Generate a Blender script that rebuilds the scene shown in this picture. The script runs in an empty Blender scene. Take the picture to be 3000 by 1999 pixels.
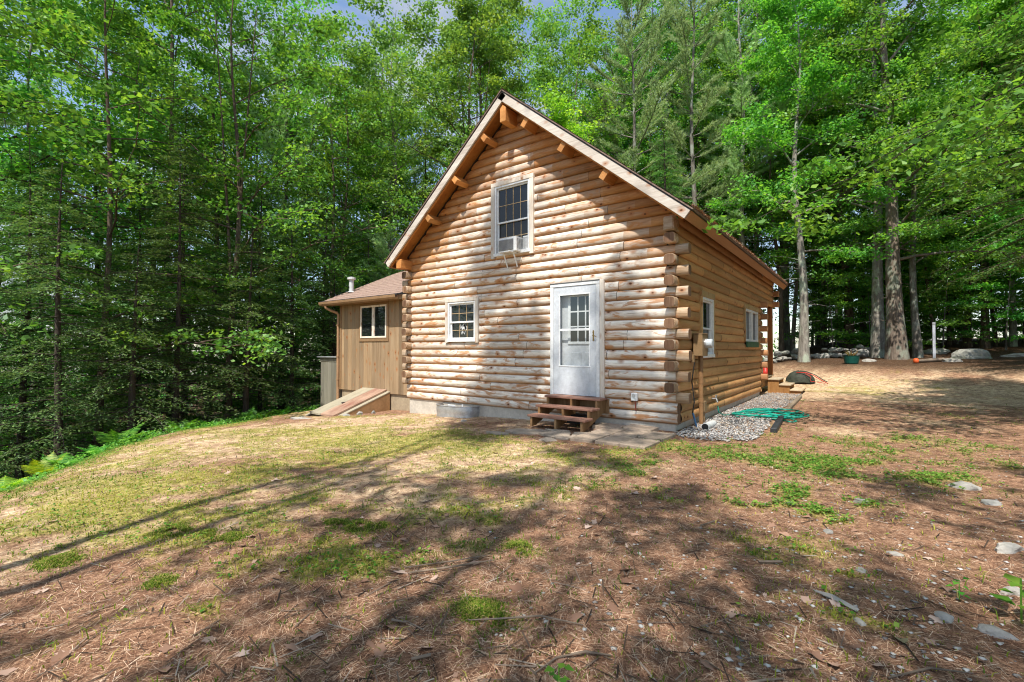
import bpy, math, random
import numpy as np
from mathutils import Vector, Matrix
random.seed(7)
RNG = np.random.default_rng(11)
S = bpy.context.scene
COL = S.collection
PI = math.pi
C = 0.18            # height of one log course
W, L = 6.9, 7.85    # cabin: right front corner at the origin, x along the gable, y back, z up
RX, RZ, SL = -3.45, 6.69, 0.83   # ridge x, ridge z, roof slope

# ------------------------------------------------------------------ object helpers
def tag(o, label=None, cat=None, group=None, kind=None):
    if label: o['label'] = label
    if cat: o['category'] = cat
    if group: o['group'] = group
    if kind: o['kind'] = kind
    return o

def empty(name, loc=(0, 0, 0), rz=0.0, label=None, cat=None, group=None):
    o = bpy.data.objects.new(name, None); COL.objects.link(o)
    o.location = loc; o.rotation_euler = (0, 0, rz); o.empty_display_size = 0.2
    return tag(o, label, cat, group)

def link_mesh(name, me, mat, parent=None):
    o = bpy.data.objects.new(name, me); COL.objects.link(o)
    if mat: me.materials.append(mat)
    if parent: o.parent = parent
    return o

class MB:
    """collects boxes, bars, tubes, sheets and links them as one mesh"""
    def __init__(s): s.v = []; s.f = []; s.var = []
    def add(s, vs, fs, var=None):
        b = len(s.v); s.v += [tuple(p) for p in vs]; s.f += [tuple(i + b for i in f) for f in fs]
        s.var += [random.random() if var is None else var] * len(fs); return s
    def box(s, x0, x1, y0, y1, z0, z1, M=None, var=None):
        vs = [Vector((x, y, z)) for z in (z0, z1) for y in (y0, y1) for x in (x0, x1)]
        if M: vs = [M @ p for p in vs]
        return s.add(vs, [(0, 2, 3, 1), (4, 5, 7, 6), (0, 1, 5, 4), (1, 3, 7, 5), (3, 2, 6, 7), (2, 0, 4, 6)], var)
    def bbox(s, x0, x1, y0, y1, z0, z1, b=0.006, M=None, var=None):
        """box with chamfered edges"""
        import itertools
        lo = (x0, y0, z0); hi = (x1, y1, z1); vs = []; idx = {}
        for c in itertools.product((0, 1), repeat=3):
            for a in range(3):
                p = [0, 0, 0]
                for k in range(3):
                    e = hi[k] if c[k] else lo[k]
                    p[k] = e if k == a else e + (-b if c[k] else b)
                idx[(c, a)] = len(vs); vs.append(Vector(p))
        fs = []
        for a in range(3):
            u, w = (a + 1) % 3, (a + 2) % 3
            for sgn in (0, 1):
                q = []
                for (i, j) in ((0, 0), (1, 0), (1, 1), (0, 1)):
                    c = [0, 0, 0]; c[a] = sgn; c[u] = i; c[w] = j; q.append(idx[(tuple(c), a)])
                fs.append(q if sgn else q[::-1])
            for i in (0, 1):
                for j in (0, 1):
                    c0 = [0, 0, 0]; c0[u] = i; c0[w] = j; c1 = list(c0); c1[a] = 1; c0 = tuple(c0); c1 = tuple(c1)
                    q = [idx[(c0, u)], idx[(c1, u)], idx[(c1, w)], idx[(c0, w)]]
                    fs.append(q if (i ^ j) else q[::-1])
        for c in itertools.product((0, 1), repeat=3):
            t = [idx[(c, 0)], idx[(c, 1)], idx[(c, 2)]]
            fs.append(t if sum(c) % 2 else t[::-1])
        if M: vs = [M @ p for p in vs]
        return s.add(vs, fs, var)
    def tube(s, pts, rad, n=8, cap=True, var=None):
        v, f = tube_np(pts, rad, n, cap)
        return s.add(v, f, var)
    def poly(s, pts, var=None): return s.add(pts, [tuple(range(len(pts)))], var)
    def prism(s, poly, ax, a0, a1, M=None, var=None):
        """poly: 2-D outline in the two other axes, extruded along axis ax"""
        n = len(poly); vs = []
        for a in (a0, a1):
            for p in poly:
                q = [p[0], p[1]]; q.insert(ax, a); vs.append(Vector(q))
        if M: vs = [M @ p for p in vs]
        fs = [tuple(range(n))[::-1], tuple(range(n, 2 * n))] + [(i, (i + 1) % n, n + (i + 1) % n, n + i) for i in range(n)]
        return s.add(vs, fs, var)
    def build(s, name, mat, parent=None, smooth=False):
        me = bpy.data.meshes.new(name); me.from_pydata([tuple(p) for p in s.v], [], s.f); me.update()
        a = me.attributes.new('var', 'FLOAT', 'FACE'); a.data.foreach_set('value', np.array(s.var, dtype=np.float32))
        if smooth: me.polygons.foreach_set('use_smooth', [True] * len(me.polygons))
        return link_mesh(name, me, mat, parent)

def tube_np(pts, rad, n=8, cap=True):
    P = [Vector(p) for p in pts]; m = len(P)
    if not hasattr(rad, '__len__'): rad = [rad] * m
    vs = []; fs = []; up = None
    for i in range(m):
        t = (P[min(i + 1, m - 1)] - P[max(i - 1, 0)])
        t = t.normalized() if t.length > 1e-9 else Vector((0, 0, 1))
        if up is None:
            up = Vector((1, 0, 0)) if abs(t.x) < 0.8 else Vector((0, 1, 0))
        a = (up - t * up.dot(t)).normalized(); b = t.cross(a); up = a
        for k in range(n):
            th = 2 * PI * k / n
            vs.append(P[i] + a * (rad[i] * math.cos(th)) + b * (rad[i] * math.sin(th)))
    for i in range(m - 1):
        for k in range(n):
            k2 = (k + 1) % n
            fs.append((i * n + k, i * n + k2, (i + 1) * n + k2, (i + 1) * n + k))
    if cap:
        fs.append(tuple(range(n))[::-1]); fs.append(tuple(range((m - 1) * n, m * n)))
    return vs, fs

def mesh_np(name, V, F, var=None, smooth=False):
    """fast mesh from arrays; F is (n,3) or (n,4)"""
    V = np.asarray(V, np.float32); F = np.asarray(F, np.int32); k = F.shape[1]; n = len(F)
    me = bpy.data.meshes.new(name)
    me.vertices.add(len(V)); me.vertices.foreach_set('co', V.ravel())
    me.loops.add(n * k); me.loops.foreach_set('vertex_index', F.ravel())
    me.polygons.add(n); me.polygons.foreach_set('loop_start', np.arange(0, n * k, k, dtype=np.int32))
    if var is not None:
        a = me.attributes.new('var', 'FLOAT', 'FACE'); a.data.foreach_set('value', np.asarray(var, np.float32))
    if smooth: me.polygons.foreach_set('use_smooth', np.ones(n, dtype=bool))
    me.update(calc_edges=True); return me

# ------------------------------------------------------------------ noise and terrain
_T = np.random.default_rng(5).random((256, 256))
def vnoise(x, y):
    x = np.asarray(x, float); y = np.asarray(y, float)
    xi = np.floor(x).astype(int); yi = np.floor(y).astype(int); fx = x - xi; fy = y - yi
    fx = fx * fx * (3 - 2 * fx); fy = fy * fy * (3 - 2 * fy)
    g = lambda a, b: _T[a & 255, b & 255]
    return (g(xi, yi) * (1 - fx) + g(xi + 1, yi) * fx) * (1 - fy) + (g(xi, yi + 1) * (1 - fx) + g(xi + 1, yi + 1) * fx) * fy
def fbm(x, y, o=4):
    r = 0; a = .5; s = 0
    for i in range(o):
        r = r + a * vnoise(x * 2 ** i + 17.3 * i, y * 2 ** i + 9.1 * i); s += a; a *= .5
    return r / s
def sstep(a, b, x): t = np.clip((np.asarray(x, float) - a) / (b - a), 0, 1); return t * t * (3 - 2 * t)
HX = ([-3, -1.5, 0, 3, 6, 10, 20, 60, 120], [-.20, -.15, -.115, -.10, -.08, 0.05, .5, 1.5, 2])
HY = ([-120, 8.5, 10, 11.5, 13.5, 16, 18, 21, 24, 27, 35, 60, 120], [0, 0, .04, .16, .45, .76, .86, 1.0, 1.3, 1.55, 1.9, 2.3, 3.0])
EDGE = ([-30, -9, -8, -6.8, -5.1, -3.8, -1.4, 2, 60], [-3.5, -5.6, -6.3, -7.6, -10.1, -11.1, -11.8, -12.3, -12.8])
def edge_x(y): return np.interp(y, *EDGE)           # where the yard breaks off into the wood on the left
def height(x, y, micro=True):
    x = np.asarray(x, float); y = np.asarray(y, float)
    h = 0
    for d in (-.6, 0, .6):
        xx = x + d; xe = edge_x(y)
        u = np.clip((xx + 3) / (xe + 3), 0, 1)
        h = h + np.where(xx > -3, np.interp(xx, *HX), -.20 - .55 * u ** 1.3 - np.minimum(.36 * np.maximum(xe - xx, 0), 2.4 + .02 * np.maximum(xe - xx, 0)))
    h = h / 3
    w = sstep(-7, 0.5, x)
    h = h + w * np.interp(y, *HY) + (1 - w) * np.interp(y, [-120, 10, 40, 120], [0, 0, -.8, -.5])
    if micro:
        near = sstep(0.1, 1.0, np.maximum(np.maximum(-W - .3 - x, x - 1.4), np.maximum(-1.9 - y, y - 9)))
        h = h + near * ((fbm(x * .55, y * .55, 3) - .5) * .10 + (fbm(x * 3.1, y * 3.1, 3) - .5) * .045)
    return h
def H(x, y): return float(height(x, y))

# ------------------------------------------------------------------ materials
def new_mat(name):
    m = bpy.data.materials.new(name); m.use_nodes = True; nt = m.node_tree
    b = nt.nodes['Principled BSDF']; b.inputs['Specular IOR Level'].default_value = .3
    return m, nt, b
class NT:
    def __init__(s, nt): s.nt = nt
    def n(s, t, **kw):
        o = s.nt.nodes.new(t)
        for k, v in kw.items():
            if k in o.inputs: o.inputs[k].default_value = v
            else: setattr(o, k, v)
        return o
    def l(s, a, b): s.nt.links.new(a, b)
    def coords(s, kind='Object', scale=(1, 1, 1), seedattr=None, seedmul=13.0):
        tc = s.n('ShaderNodeTexCoord'); mp = s.n('ShaderNodeMapping'); mp.inputs['Scale'].default_value = scale
        src = tc.outputs[kind]
        if seedattr:
            at = s.n('ShaderNodeAttribute', attribute_name=seedattr)
            mu = s.n('ShaderNodeMath', operation='MULTIPLY'); s.l(at.outputs['Fac'], mu.inputs[0]); mu.inputs[1].default_value = seedmul
            ad = s.n('ShaderNodeVectorMath', operation='ADD'); s.l(src, ad.inputs[0]); s.l(mu.outputs[0], ad.inputs[1]); src = ad.outputs[0]
        s.l(src, mp.inputs['Vector']); return mp.outputs[0]
    def noise(s, vec, scale=5, detail=6, rough=.6, dist=0):
        o = s.n('ShaderNodeTexNoise'); o.inputs['Scale'].default_value = scale; o.inputs['Detail'].default_value = detail
        o.inputs['Roughness'].default_value = rough; o.inputs['Distortion'].default_value = dist
        s.l(vec, o.inputs['Vector']); return o.outputs['Fac']
    def ramp(s, fac, stops):
        o = s.n('ShaderNodeValToRGB'); e = o.color_ramp.elements
        while len(e) < len(stops): e.new(.5)
        for i, (p, c) in enumerate(stops):
            e[i].position = p; e[i].color = (c if hasattr(c, '__len__') else (c, c, c))[:3] + (1,) if hasattr(c, '__len__') else (c, c, c, 1)
        s.l(fac, o.inputs['Fac']); return o.outputs['Color']
    def mix(s, fac, a, b, mode='MIX'):
        o = s.n('ShaderNodeMix', data_type='RGBA', blend_type=mode)
        for sock, v in ((o.inputs[0], fac), (o.inputs[6], a), (o.inputs[7], b)):
            if hasattr(v, 'is_output'): s.l(v, sock)
            elif hasattr(v, '__len__'): sock.default_value = tuple(v)[:3] + (1,)
            else: sock.default_value = v
        return o.outputs[2]
    def math(s, op, a, b=None, c=None, clamp=False):
        o = s.n('ShaderNodeMath', operation=op); o.use_clamp = clamp
        for i, v in enumerate((a, b, c)):
            if v is None: continue
            if hasattr(v, 'is_output'): s.l(v, o.inputs[i])
            else: o.inputs[i].default_value = v
        return o.outputs[0]
    def attr(s, name): return s.n('ShaderNodeAttribute', attribute_name=name).outputs['Fac']
    def bump(s, h, strength=.3, dist=.01):
        o = s.n('ShaderNodeBump'); o.inputs['Strength'].default_value = strength; o.inputs['Distance'].default_value = dist
        s.l(h, o.inputs['Height']); return o.outputs['Normal']

def simple(name, col, rough=.6, var=.25, scale=6, metal=0, bump=.2, bdist=.004, stretch=(1, 1, 1), spec=.3, dark=None):
    """base colour broken up by two scales of noise, dirt and a little bump"""
    m, nt, b = new_mat(name); N = NT(nt)
    v = N.coords('Object', stretch, 'var', 7.0)
    f1 = N.noise(v, scale, 8, .65); f2 = N.noise(v, scale * 6, 4, .7)
    d = dark or tuple(c * (1 - var * 1.6) for c in col); lt = tuple(min(1, c * (1 + var)) for c in col)
    c = N.ramp(f1, [(.28, d), (.5, col), (.75, lt)])
    c = N.mix(.35, c, N.ramp(f2, [(.3, (.55,) * 3), (.7, (1.25,) * 3)]), 'MULTIPLY')
    N.l(c, b.inputs['Base Color']); b.inputs['Roughness'].default_value = rough; b.inputs['Metallic'].default_value = metal
    b.inputs['Specular IOR Level'].default_value = spec
    if bump: N.l(N.bump(f2, bump, bdist), b.inputs['Normal'])
    return m

def wood(name, cols, axis, grain=1.0, knots=True, weather=None, rough=.65, bump=.35, knot_col=(.10, .035, .012), streak=.7):
    """cols: dark, mid, light; axis of the grain; weather: (grey colour, attr) mixes a bleached tone"""
    m, nt, b = new_mat(name); N = NT(nt)
    sc = [14 * grain] * 3; sc[axis] = .9 * grain
    v = N.coords('Object', tuple(sc), 'var', 23.0)
    g = N.noise(v, 1.6, 9, .68, .8)
    sc2 = [2.4] * 3; sc2[axis] = .6
    v2 = N.coords('Object', tuple(sc2), 'var', 31.0); big = N.noise(v2, 1.3, 5, .6)
    c = N.ramp(N.math('ADD', N.math('MULTIPLY', g, .55), N.math('MULTIPLY', big, .45)), [(.30, cols[0]), (.48, cols[1]), (.66, cols[2])])
    va = N.attr('var'); c = N.mix(1.0, c, N.ramp(va, [(0, (.74,) * 3), (.5, (1.0,) * 3), (1, (1.22, 1.18, 1.12))]), 'MULTIPLY')
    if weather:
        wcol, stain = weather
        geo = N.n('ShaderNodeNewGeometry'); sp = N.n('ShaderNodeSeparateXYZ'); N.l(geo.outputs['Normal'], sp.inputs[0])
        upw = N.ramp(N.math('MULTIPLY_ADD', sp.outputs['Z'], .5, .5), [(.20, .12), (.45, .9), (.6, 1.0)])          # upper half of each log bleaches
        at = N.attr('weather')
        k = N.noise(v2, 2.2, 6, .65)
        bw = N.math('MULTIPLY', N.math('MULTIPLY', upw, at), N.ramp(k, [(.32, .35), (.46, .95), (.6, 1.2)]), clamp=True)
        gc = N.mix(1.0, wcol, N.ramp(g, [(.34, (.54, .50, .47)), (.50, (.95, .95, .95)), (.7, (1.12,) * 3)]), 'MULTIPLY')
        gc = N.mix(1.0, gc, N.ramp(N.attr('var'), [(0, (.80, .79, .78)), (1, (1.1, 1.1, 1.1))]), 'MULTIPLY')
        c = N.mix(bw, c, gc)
        so = N.noise(N.coords('Object', tuple(sc2), 'var', 57.0), 2.6, 4, .6, 1.5)
        c = N.mix(N.math('MULTIPLY', N.ramp(so, [(.53, 0.0), (.62, 1.0)]), .8), c, stain)
    if knots:
        sk = [6.2] * 3; sk[axis] = 3.9
        vk = N.coords('Object', tuple(sk), 'var', 11.0)
        wob = N.noise(vk, 3.0, 3, .5)
        vo = N.n('ShaderNodeTexVoronoi'); vo.inputs['Scale'].default_value = 1.0; N.l(vk, vo.inputs['Vector'])
        sepc = N.n('ShaderNodeSeparateColor'); N.l(vo.outputs['Color'], sepc.inputs[0])
        on = N.math('GREATER_THAN', sepc.outputs[0], .30)
        r = N.math('ADD', vo.outputs['Distance'], N.math('MULTIPLY', N.math('SUBTRACT', wob, .5), .10))
        core = N.math('MULTIPLY', N.ramp(r, [(.07, 1.0), (.12, 0.0)]), on)
        halo = N.math('MULTIPLY', N.ramp(r, [(.06, .9), (.34, 0.0)]), on)
        c = N.mix(halo, c, tuple(x * 1.0 for x in (.36, .13, .035)))
        c = N.mix(core, c, knot_col)
    N.l(c, b.inputs['Base Color']); b.inputs['Roughness'].default_value = rough
    crack = N.noise(N.coords('Object', tuple(x * 2.2 for x in sc), 'var', 3.0), 1.4, 6, .7)
    N.l(N.bump(N.math('ADD', N.math('MULTIPLY', g, .6), N.math('MULTIPLY', crack, .4)), bump, .008), b.inputs['Normal'])
    return m

def glass_dark(name, tint=(.012, .014, .015)):
    m, nt, b = new_mat(name); N = NT(nt)
    b.inputs['Base Color'].default_value = tint + (1,); b.inputs['Roughness'].default_value = .03
    b.inputs['Specular IOR Level'].default_value = .5
    f = N.noise(N.coords('Object'), 1.5, 2, .5); N.l(N.bump(f, .04, .02), b.inputs['Normal'])
    return m
def glass_clear(name):
    m, nt, b = new_mat(name); N = NT(nt)
    t = N.n('ShaderNodeBsdfTransparent'); t.inputs['Color'].default_value = (.86, .88, .88, 1)
    g = N.n('ShaderNodeBsdfGlossy'); g.inputs['Roughness'].default_value = .02
    fr = N.n('ShaderNodeLayerWeight'); fr.inputs['Blend'].default_value = .5
    mx = N.n('ShaderNodeMixShader'); N.l(N.math('MULTIPLY_ADD', N.math('POWER', fr.outputs['Facing'], 3.0), .45, .05), mx.inputs[0]); N.l(t.outputs[0], mx.inputs[1]); N.l(g.outputs[0], mx.inputs[2])
    N.l(mx.outputs[0], nt.nodes['Material Output'].inputs['Surface']); return m

def leaf_mat(name, dark, mid, light, trans=.45, tcol=None, gloss=.05, objvar=.22):
    m, nt, b = new_mat(name); N = NT(nt); nt.nodes.remove(b)
    oi = N.n('ShaderNodeObjectInfo')
    va = N.attr('var')
    v = N.coords('Object'); f = N.noise(v, .7, 3, .6)
    k = N.math('ADD', N.math('MULTIPLY', va, .62), N.math('MULTIPLY', f, .38))
    c = N.ramp(k, [(.18, dark), (.5, mid), (.82, light)])
    hs = N.n('ShaderNodeHueSaturation'); N.l(c, hs.inputs['Color'])
    N.l(N.math('ADD', N.math('MULTIPLY', oi.outputs['Random'], .05), .475), hs.inputs['Hue'])
    N.l(N.math('ADD', N.math('MULTIPLY', oi.outputs['Random'], objvar * 2), 1 - objvar), hs.inputs['Value'])
    c = hs.outputs[0]
    d = N.n('ShaderNodeBsdfDiffuse'); N.l(c, d.inputs['Color'])
    t = N.n('ShaderNodeBsdfTranslucent'); N.l(N.mix(1.0, c, tcol or (1.40, 1.42, .60), 'MULTIPLY'), t.inputs['Color'])
    mx = N.n('ShaderNodeMixShader', Fac=trans); N.l(d.outputs[0], mx.inputs[1]); N.l(t.outputs[0], mx.inputs[2])
    g = N.n('ShaderNodeBsdfGlossy'); g.inputs['Roughness'].default_value = .5; g.inputs['Color'].default_value = (.8, .95, .9, 1)
    m2 = N.n('ShaderNodeMixShader', Fac=gloss * .5); N.l(mx.outputs[0], m2.inputs[1]); N.l(g.outputs[0], m2.inputs[2])
    N.l(m2.outputs[0], nt.nodes['Material Output'].inputs['Surface']); return m

def bark_mat(name, a, b_, lichen=None, sc=1.0):
    m, nt, b = new_mat(name); N = NT(nt)
    v = N.coords('Object', (7 * sc, 7 * sc, 1.3 * sc)); f = N.noise(v, 1.6, 8, .7, .6)
    c = N.ramp(f, [(.32, a), (.62, b_)])
    if lichen:
        g = N.noise(N.coords('Object', (1, 1, .6)), 2.4, 7, .65)
        c = N.mix(N.ramp(g, [(.50, 0.0), (.60, .85)]), c, lichen)
    N.l(c, b.inputs['Base Color']); b.inputs['Roughness'].default_value = .95
    N.l(N.bump(f, .9, .03), b.inputs['Normal']); return m

# ------------------------------------------------------------------ palette
M = {}
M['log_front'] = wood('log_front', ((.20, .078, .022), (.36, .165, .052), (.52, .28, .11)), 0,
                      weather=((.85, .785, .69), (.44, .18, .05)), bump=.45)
M['log_side'] = wood('log_side', ((.33, .165, .062), (.45, .24, .095), (.55, .32, .145)), 1, knots=True, bump=.3)
M['end_grain'] = wood('end_grain', ((.07, .036, .02), (.16, .085, .047), (.29, .18, .11)), 2, grain=1.3, knots=False, bump=.6)
M['end_front'] = wood('end_front', ((.17, .095, .05), (.36, .24, .145), (.64, .53, .42)), 0, knots=True, bump=.5)
M['rake'] = wood('rake', ((.34, .27, .21), (.56, .49, .42), (.72, .66, .58)), 0, grain=1.0, knots=True, bump=.4)
M['soffit'] = wood('soffit', ((.36, .125, .026), (.52, .20, .045), (.62, .28, .07)), 0, knots=True, bump=.25)
M['beam'] = wood('beam', ((.34, .13, .032), (.50, .215, .062), (.62, .32, .11)), 1, knots=False, bump=.35)
M['eave_fascia'] = wood('eave_fascia', ((.34, .165, .075), (.40, .195, .09), (.45, .23, .11)), 1, knots=False, bump=.12)
M['trim'] = wood('trim', ((.52, .40, .28), (.70, .62, .53), (.80, .75, .68)), 2, knots=True, bump=.25, knot_col=(.25, .10, .03))
M['trim_side'] = wood('trim_side', ((.30, .19, .085), (.42, .28, .13), (.50, .36, .19)), 2, knots=True, bump=.25)
M['vinyl'] = simple('vinyl', (.76, .77, .77), .35, .05, 3, bump=.05)
M['door_white'] = simple('door_white', (.56, .585, .62), .32, .05, 2.5, bump=.04, spec=.5)
M['door_inner'] = simple('door_inner', (.66, .67, .69), .4, .05, 3, bump=.05)
M['screen_grey'] = simple('screen_grey', (.10, .105, .11), .6, .2, 20, bump=.1)
M['muntin'] = simple('muntin', (.52, .37, .21), .5, .1, 6, bump=.05)
M['glass'] = glass_dark('glass'); M['glass_clear'] = glass_clear('glass_clear')
M['black'] = simple('black', (.012, .012, .012), .5, .2, 6)
M['interior'] = simple('interior', (.05, .04, .032), .8, .3, 3)
M['brass'] = simple('brass', (.32, .22, .08), .35, .2, 20, metal=.9, bump=.05)
M['ac_white'] = simple('ac_white', (.80, .80, .78), .4, .05, 4, bump=.04)
M['ac_grey'] = simple('ac_grey', (.20, .20, .205), .5, .12, 6, bump=.05)
M['shingle'] = simple('shingle', (.23, .165, .13), .95, .35, 22, bump=.9, bdist=.01)
M['shingle_red'] = simple('shingle_red', (.30, .205, .165), .95, .28, 16, bump=.9, bdist=.01, stretch=(.5, 1, 1))
M['drip'] = simple('drip', (.055, .048, .05), .6, .3, 9)
M['concrete'] = simple('concrete', (.52, .47, .40), .9, .16, 3, bump=.5, bdist=.006)
M['concrete_dark'] = simple('concrete_dark', (.24, .245, .20), .9, .22, 4, bump=.5, bdist=.006)
M['annex_conc'] = simple('annex_conc', (.36, .285, .19), .9, .18, 3, bump=.5)
M['siding'] = wood('siding', ((.20, .135, .075), (.30, .205, .12), (.37, .265, .165)), 2, grain=.55, knots=True, bump=.3, knot_col=(.07, .03, .015))
M['siding_trim'] = simple('siding_trim', (.27, .165, .085), .6, .12, 5, bump=.15)
M['siding_grey'] = wood('siding_grey', ((.16, .15, .115), (.22, .205, .16), (.28, .26, .21)), 2, grain=.6, knots=False, bump=.3)
M['gutter'] = simple('gutter', (.36, .215, .115), .45, .14, 4, bump=.08, spec=.5)
M['bulk'] = simple('bulk', (.36, .315, .23), .55, .16, 2.2, bump=.15, stretch=(2, .6, 1), spec=.4)
M['bulk_rust'] = simple('bulk_rust', (.33, .21, .15), .6, .55, 1.7, bump=.2, dark=(.22, .07, .05), stretch=(2, .8, 1))
M['bulk_side'] = simple('bulk_side', (.42, .25, .12), .7, .14, 2, bump=.2)
M['step_tread'] = wood('step_tread', ((.22, .095, .062), (.33, .165, .115), (.43, .25, .18)), 0, knots=False, bump=.4)
M['step_wood'] = wood('step_wood', ((.16, .08, .03), (.27, .145, .06), (.38, .235, .12)), 2, knots=False, bump=.4)
M['porch_wood'] = wood('porch_wood', ((.24, .10, .028), (.36, .165, .05), (.46, .24, .085)), 2, knots=False, bump=.3)
M['porch_post'] = wood('porch_post', ((.16, .05, .014), (.28, .10, .03), (.40, .17, .055)), 2, knots=False, bump=.5)
M['porch_tread'] = wood('porch_tread', ((.38, .26, .14), (.52, .40, .26), (.62, .52, .38)), 1, knots=False, bump=.3)
M['paver'] = simple('paver', (.37, .285, .215), .9, .26, 5, bump=.6, bdist=.004)
M['flag'] = simple('flag', (.34, .275, .215), .9, .26, 3.5, bump=.6, bdist=.008)
M['rock'] = simple('rock', (.30, .285, .265), .9, .30, 5, bump=.8, bdist=.015, dark=(.11, .115, .09))
M['rock_pale'] = simple('rock_pale', (.33, .305, .27), .9, .3, 6, bump=.6, bdist=.01)
M['rock_moss'] = simple('rock_moss', (.27, .265, .235), .95, .35, 2.4, bump=.9, bdist=.02, dark=(.085, .11, .05))
M['galv'] = simple('galv', (.52, .525, .54), .42, .2, 7, metal=.65, bump=.12)
M['post_galv'] = simple('post_galv', (.55, .57, .62), .5, .12, 9, metal=.3, bump=.1)
M['meter'] = simple('meter', (.235, .15, .075), .5, .12, 5, bump=.1)
M['conduit'] = simple('conduit', (.24, .13, .058), .5, .2, 7, bump=.15)
M['meter_glass'] = simple('meter_glass', (.50, .54, .58), .18, .12, 9, bump=.03, spec=.7)
M['hose'] = simple('hose', (.008, .30, .215), .38, .15, 8, bump=.1, spec=.5)
M['pvc'] = simple('pvc', (.55, .565, .56), .5, .16, 5, bump=.1)
M['timber'] = wood('timber', ((.09, .07, .05), (.17, .135, .10), (.27, .22, .17)), 1, knots=False, bump=.6)
M['black_pipe'] = simple('black_pipe', (.035, .037, .042), .5, .25, 12, bump=.15)
M['red'] = simple('red', (.50, .035, .025), .45, .2, 8, bump=.1)
M['orange'] = simple('orange', (.62, .11, .03), .45, .2, 8, bump=.1)
M['green_pot'] = simple('green_pot', (.006, .075, .058), .4, .15, 8, bump=.1)
M['green_box'] = simple('green_box', (.045, .125, .065), .6, .2, 8, bump=.15)
M['blue_wire'] = simple('blue_wire', (.05, .12, .24), .5, .1, 8)
M['tub'] = simple('tub', (.035, .04, .028), .7, .4, 10, bump=.3)
M['stick'] = wood('stick', ((.10, .07, .05), (.20, .15, .11), (.33, .26, .20)), 0, knots=False, bump=.5)
M['dead_leaf'] = simple('dead_leaf', (.27, .15, .09), .8, .5, 8, bump=.1, dark=(.13, .06, .035))

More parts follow.
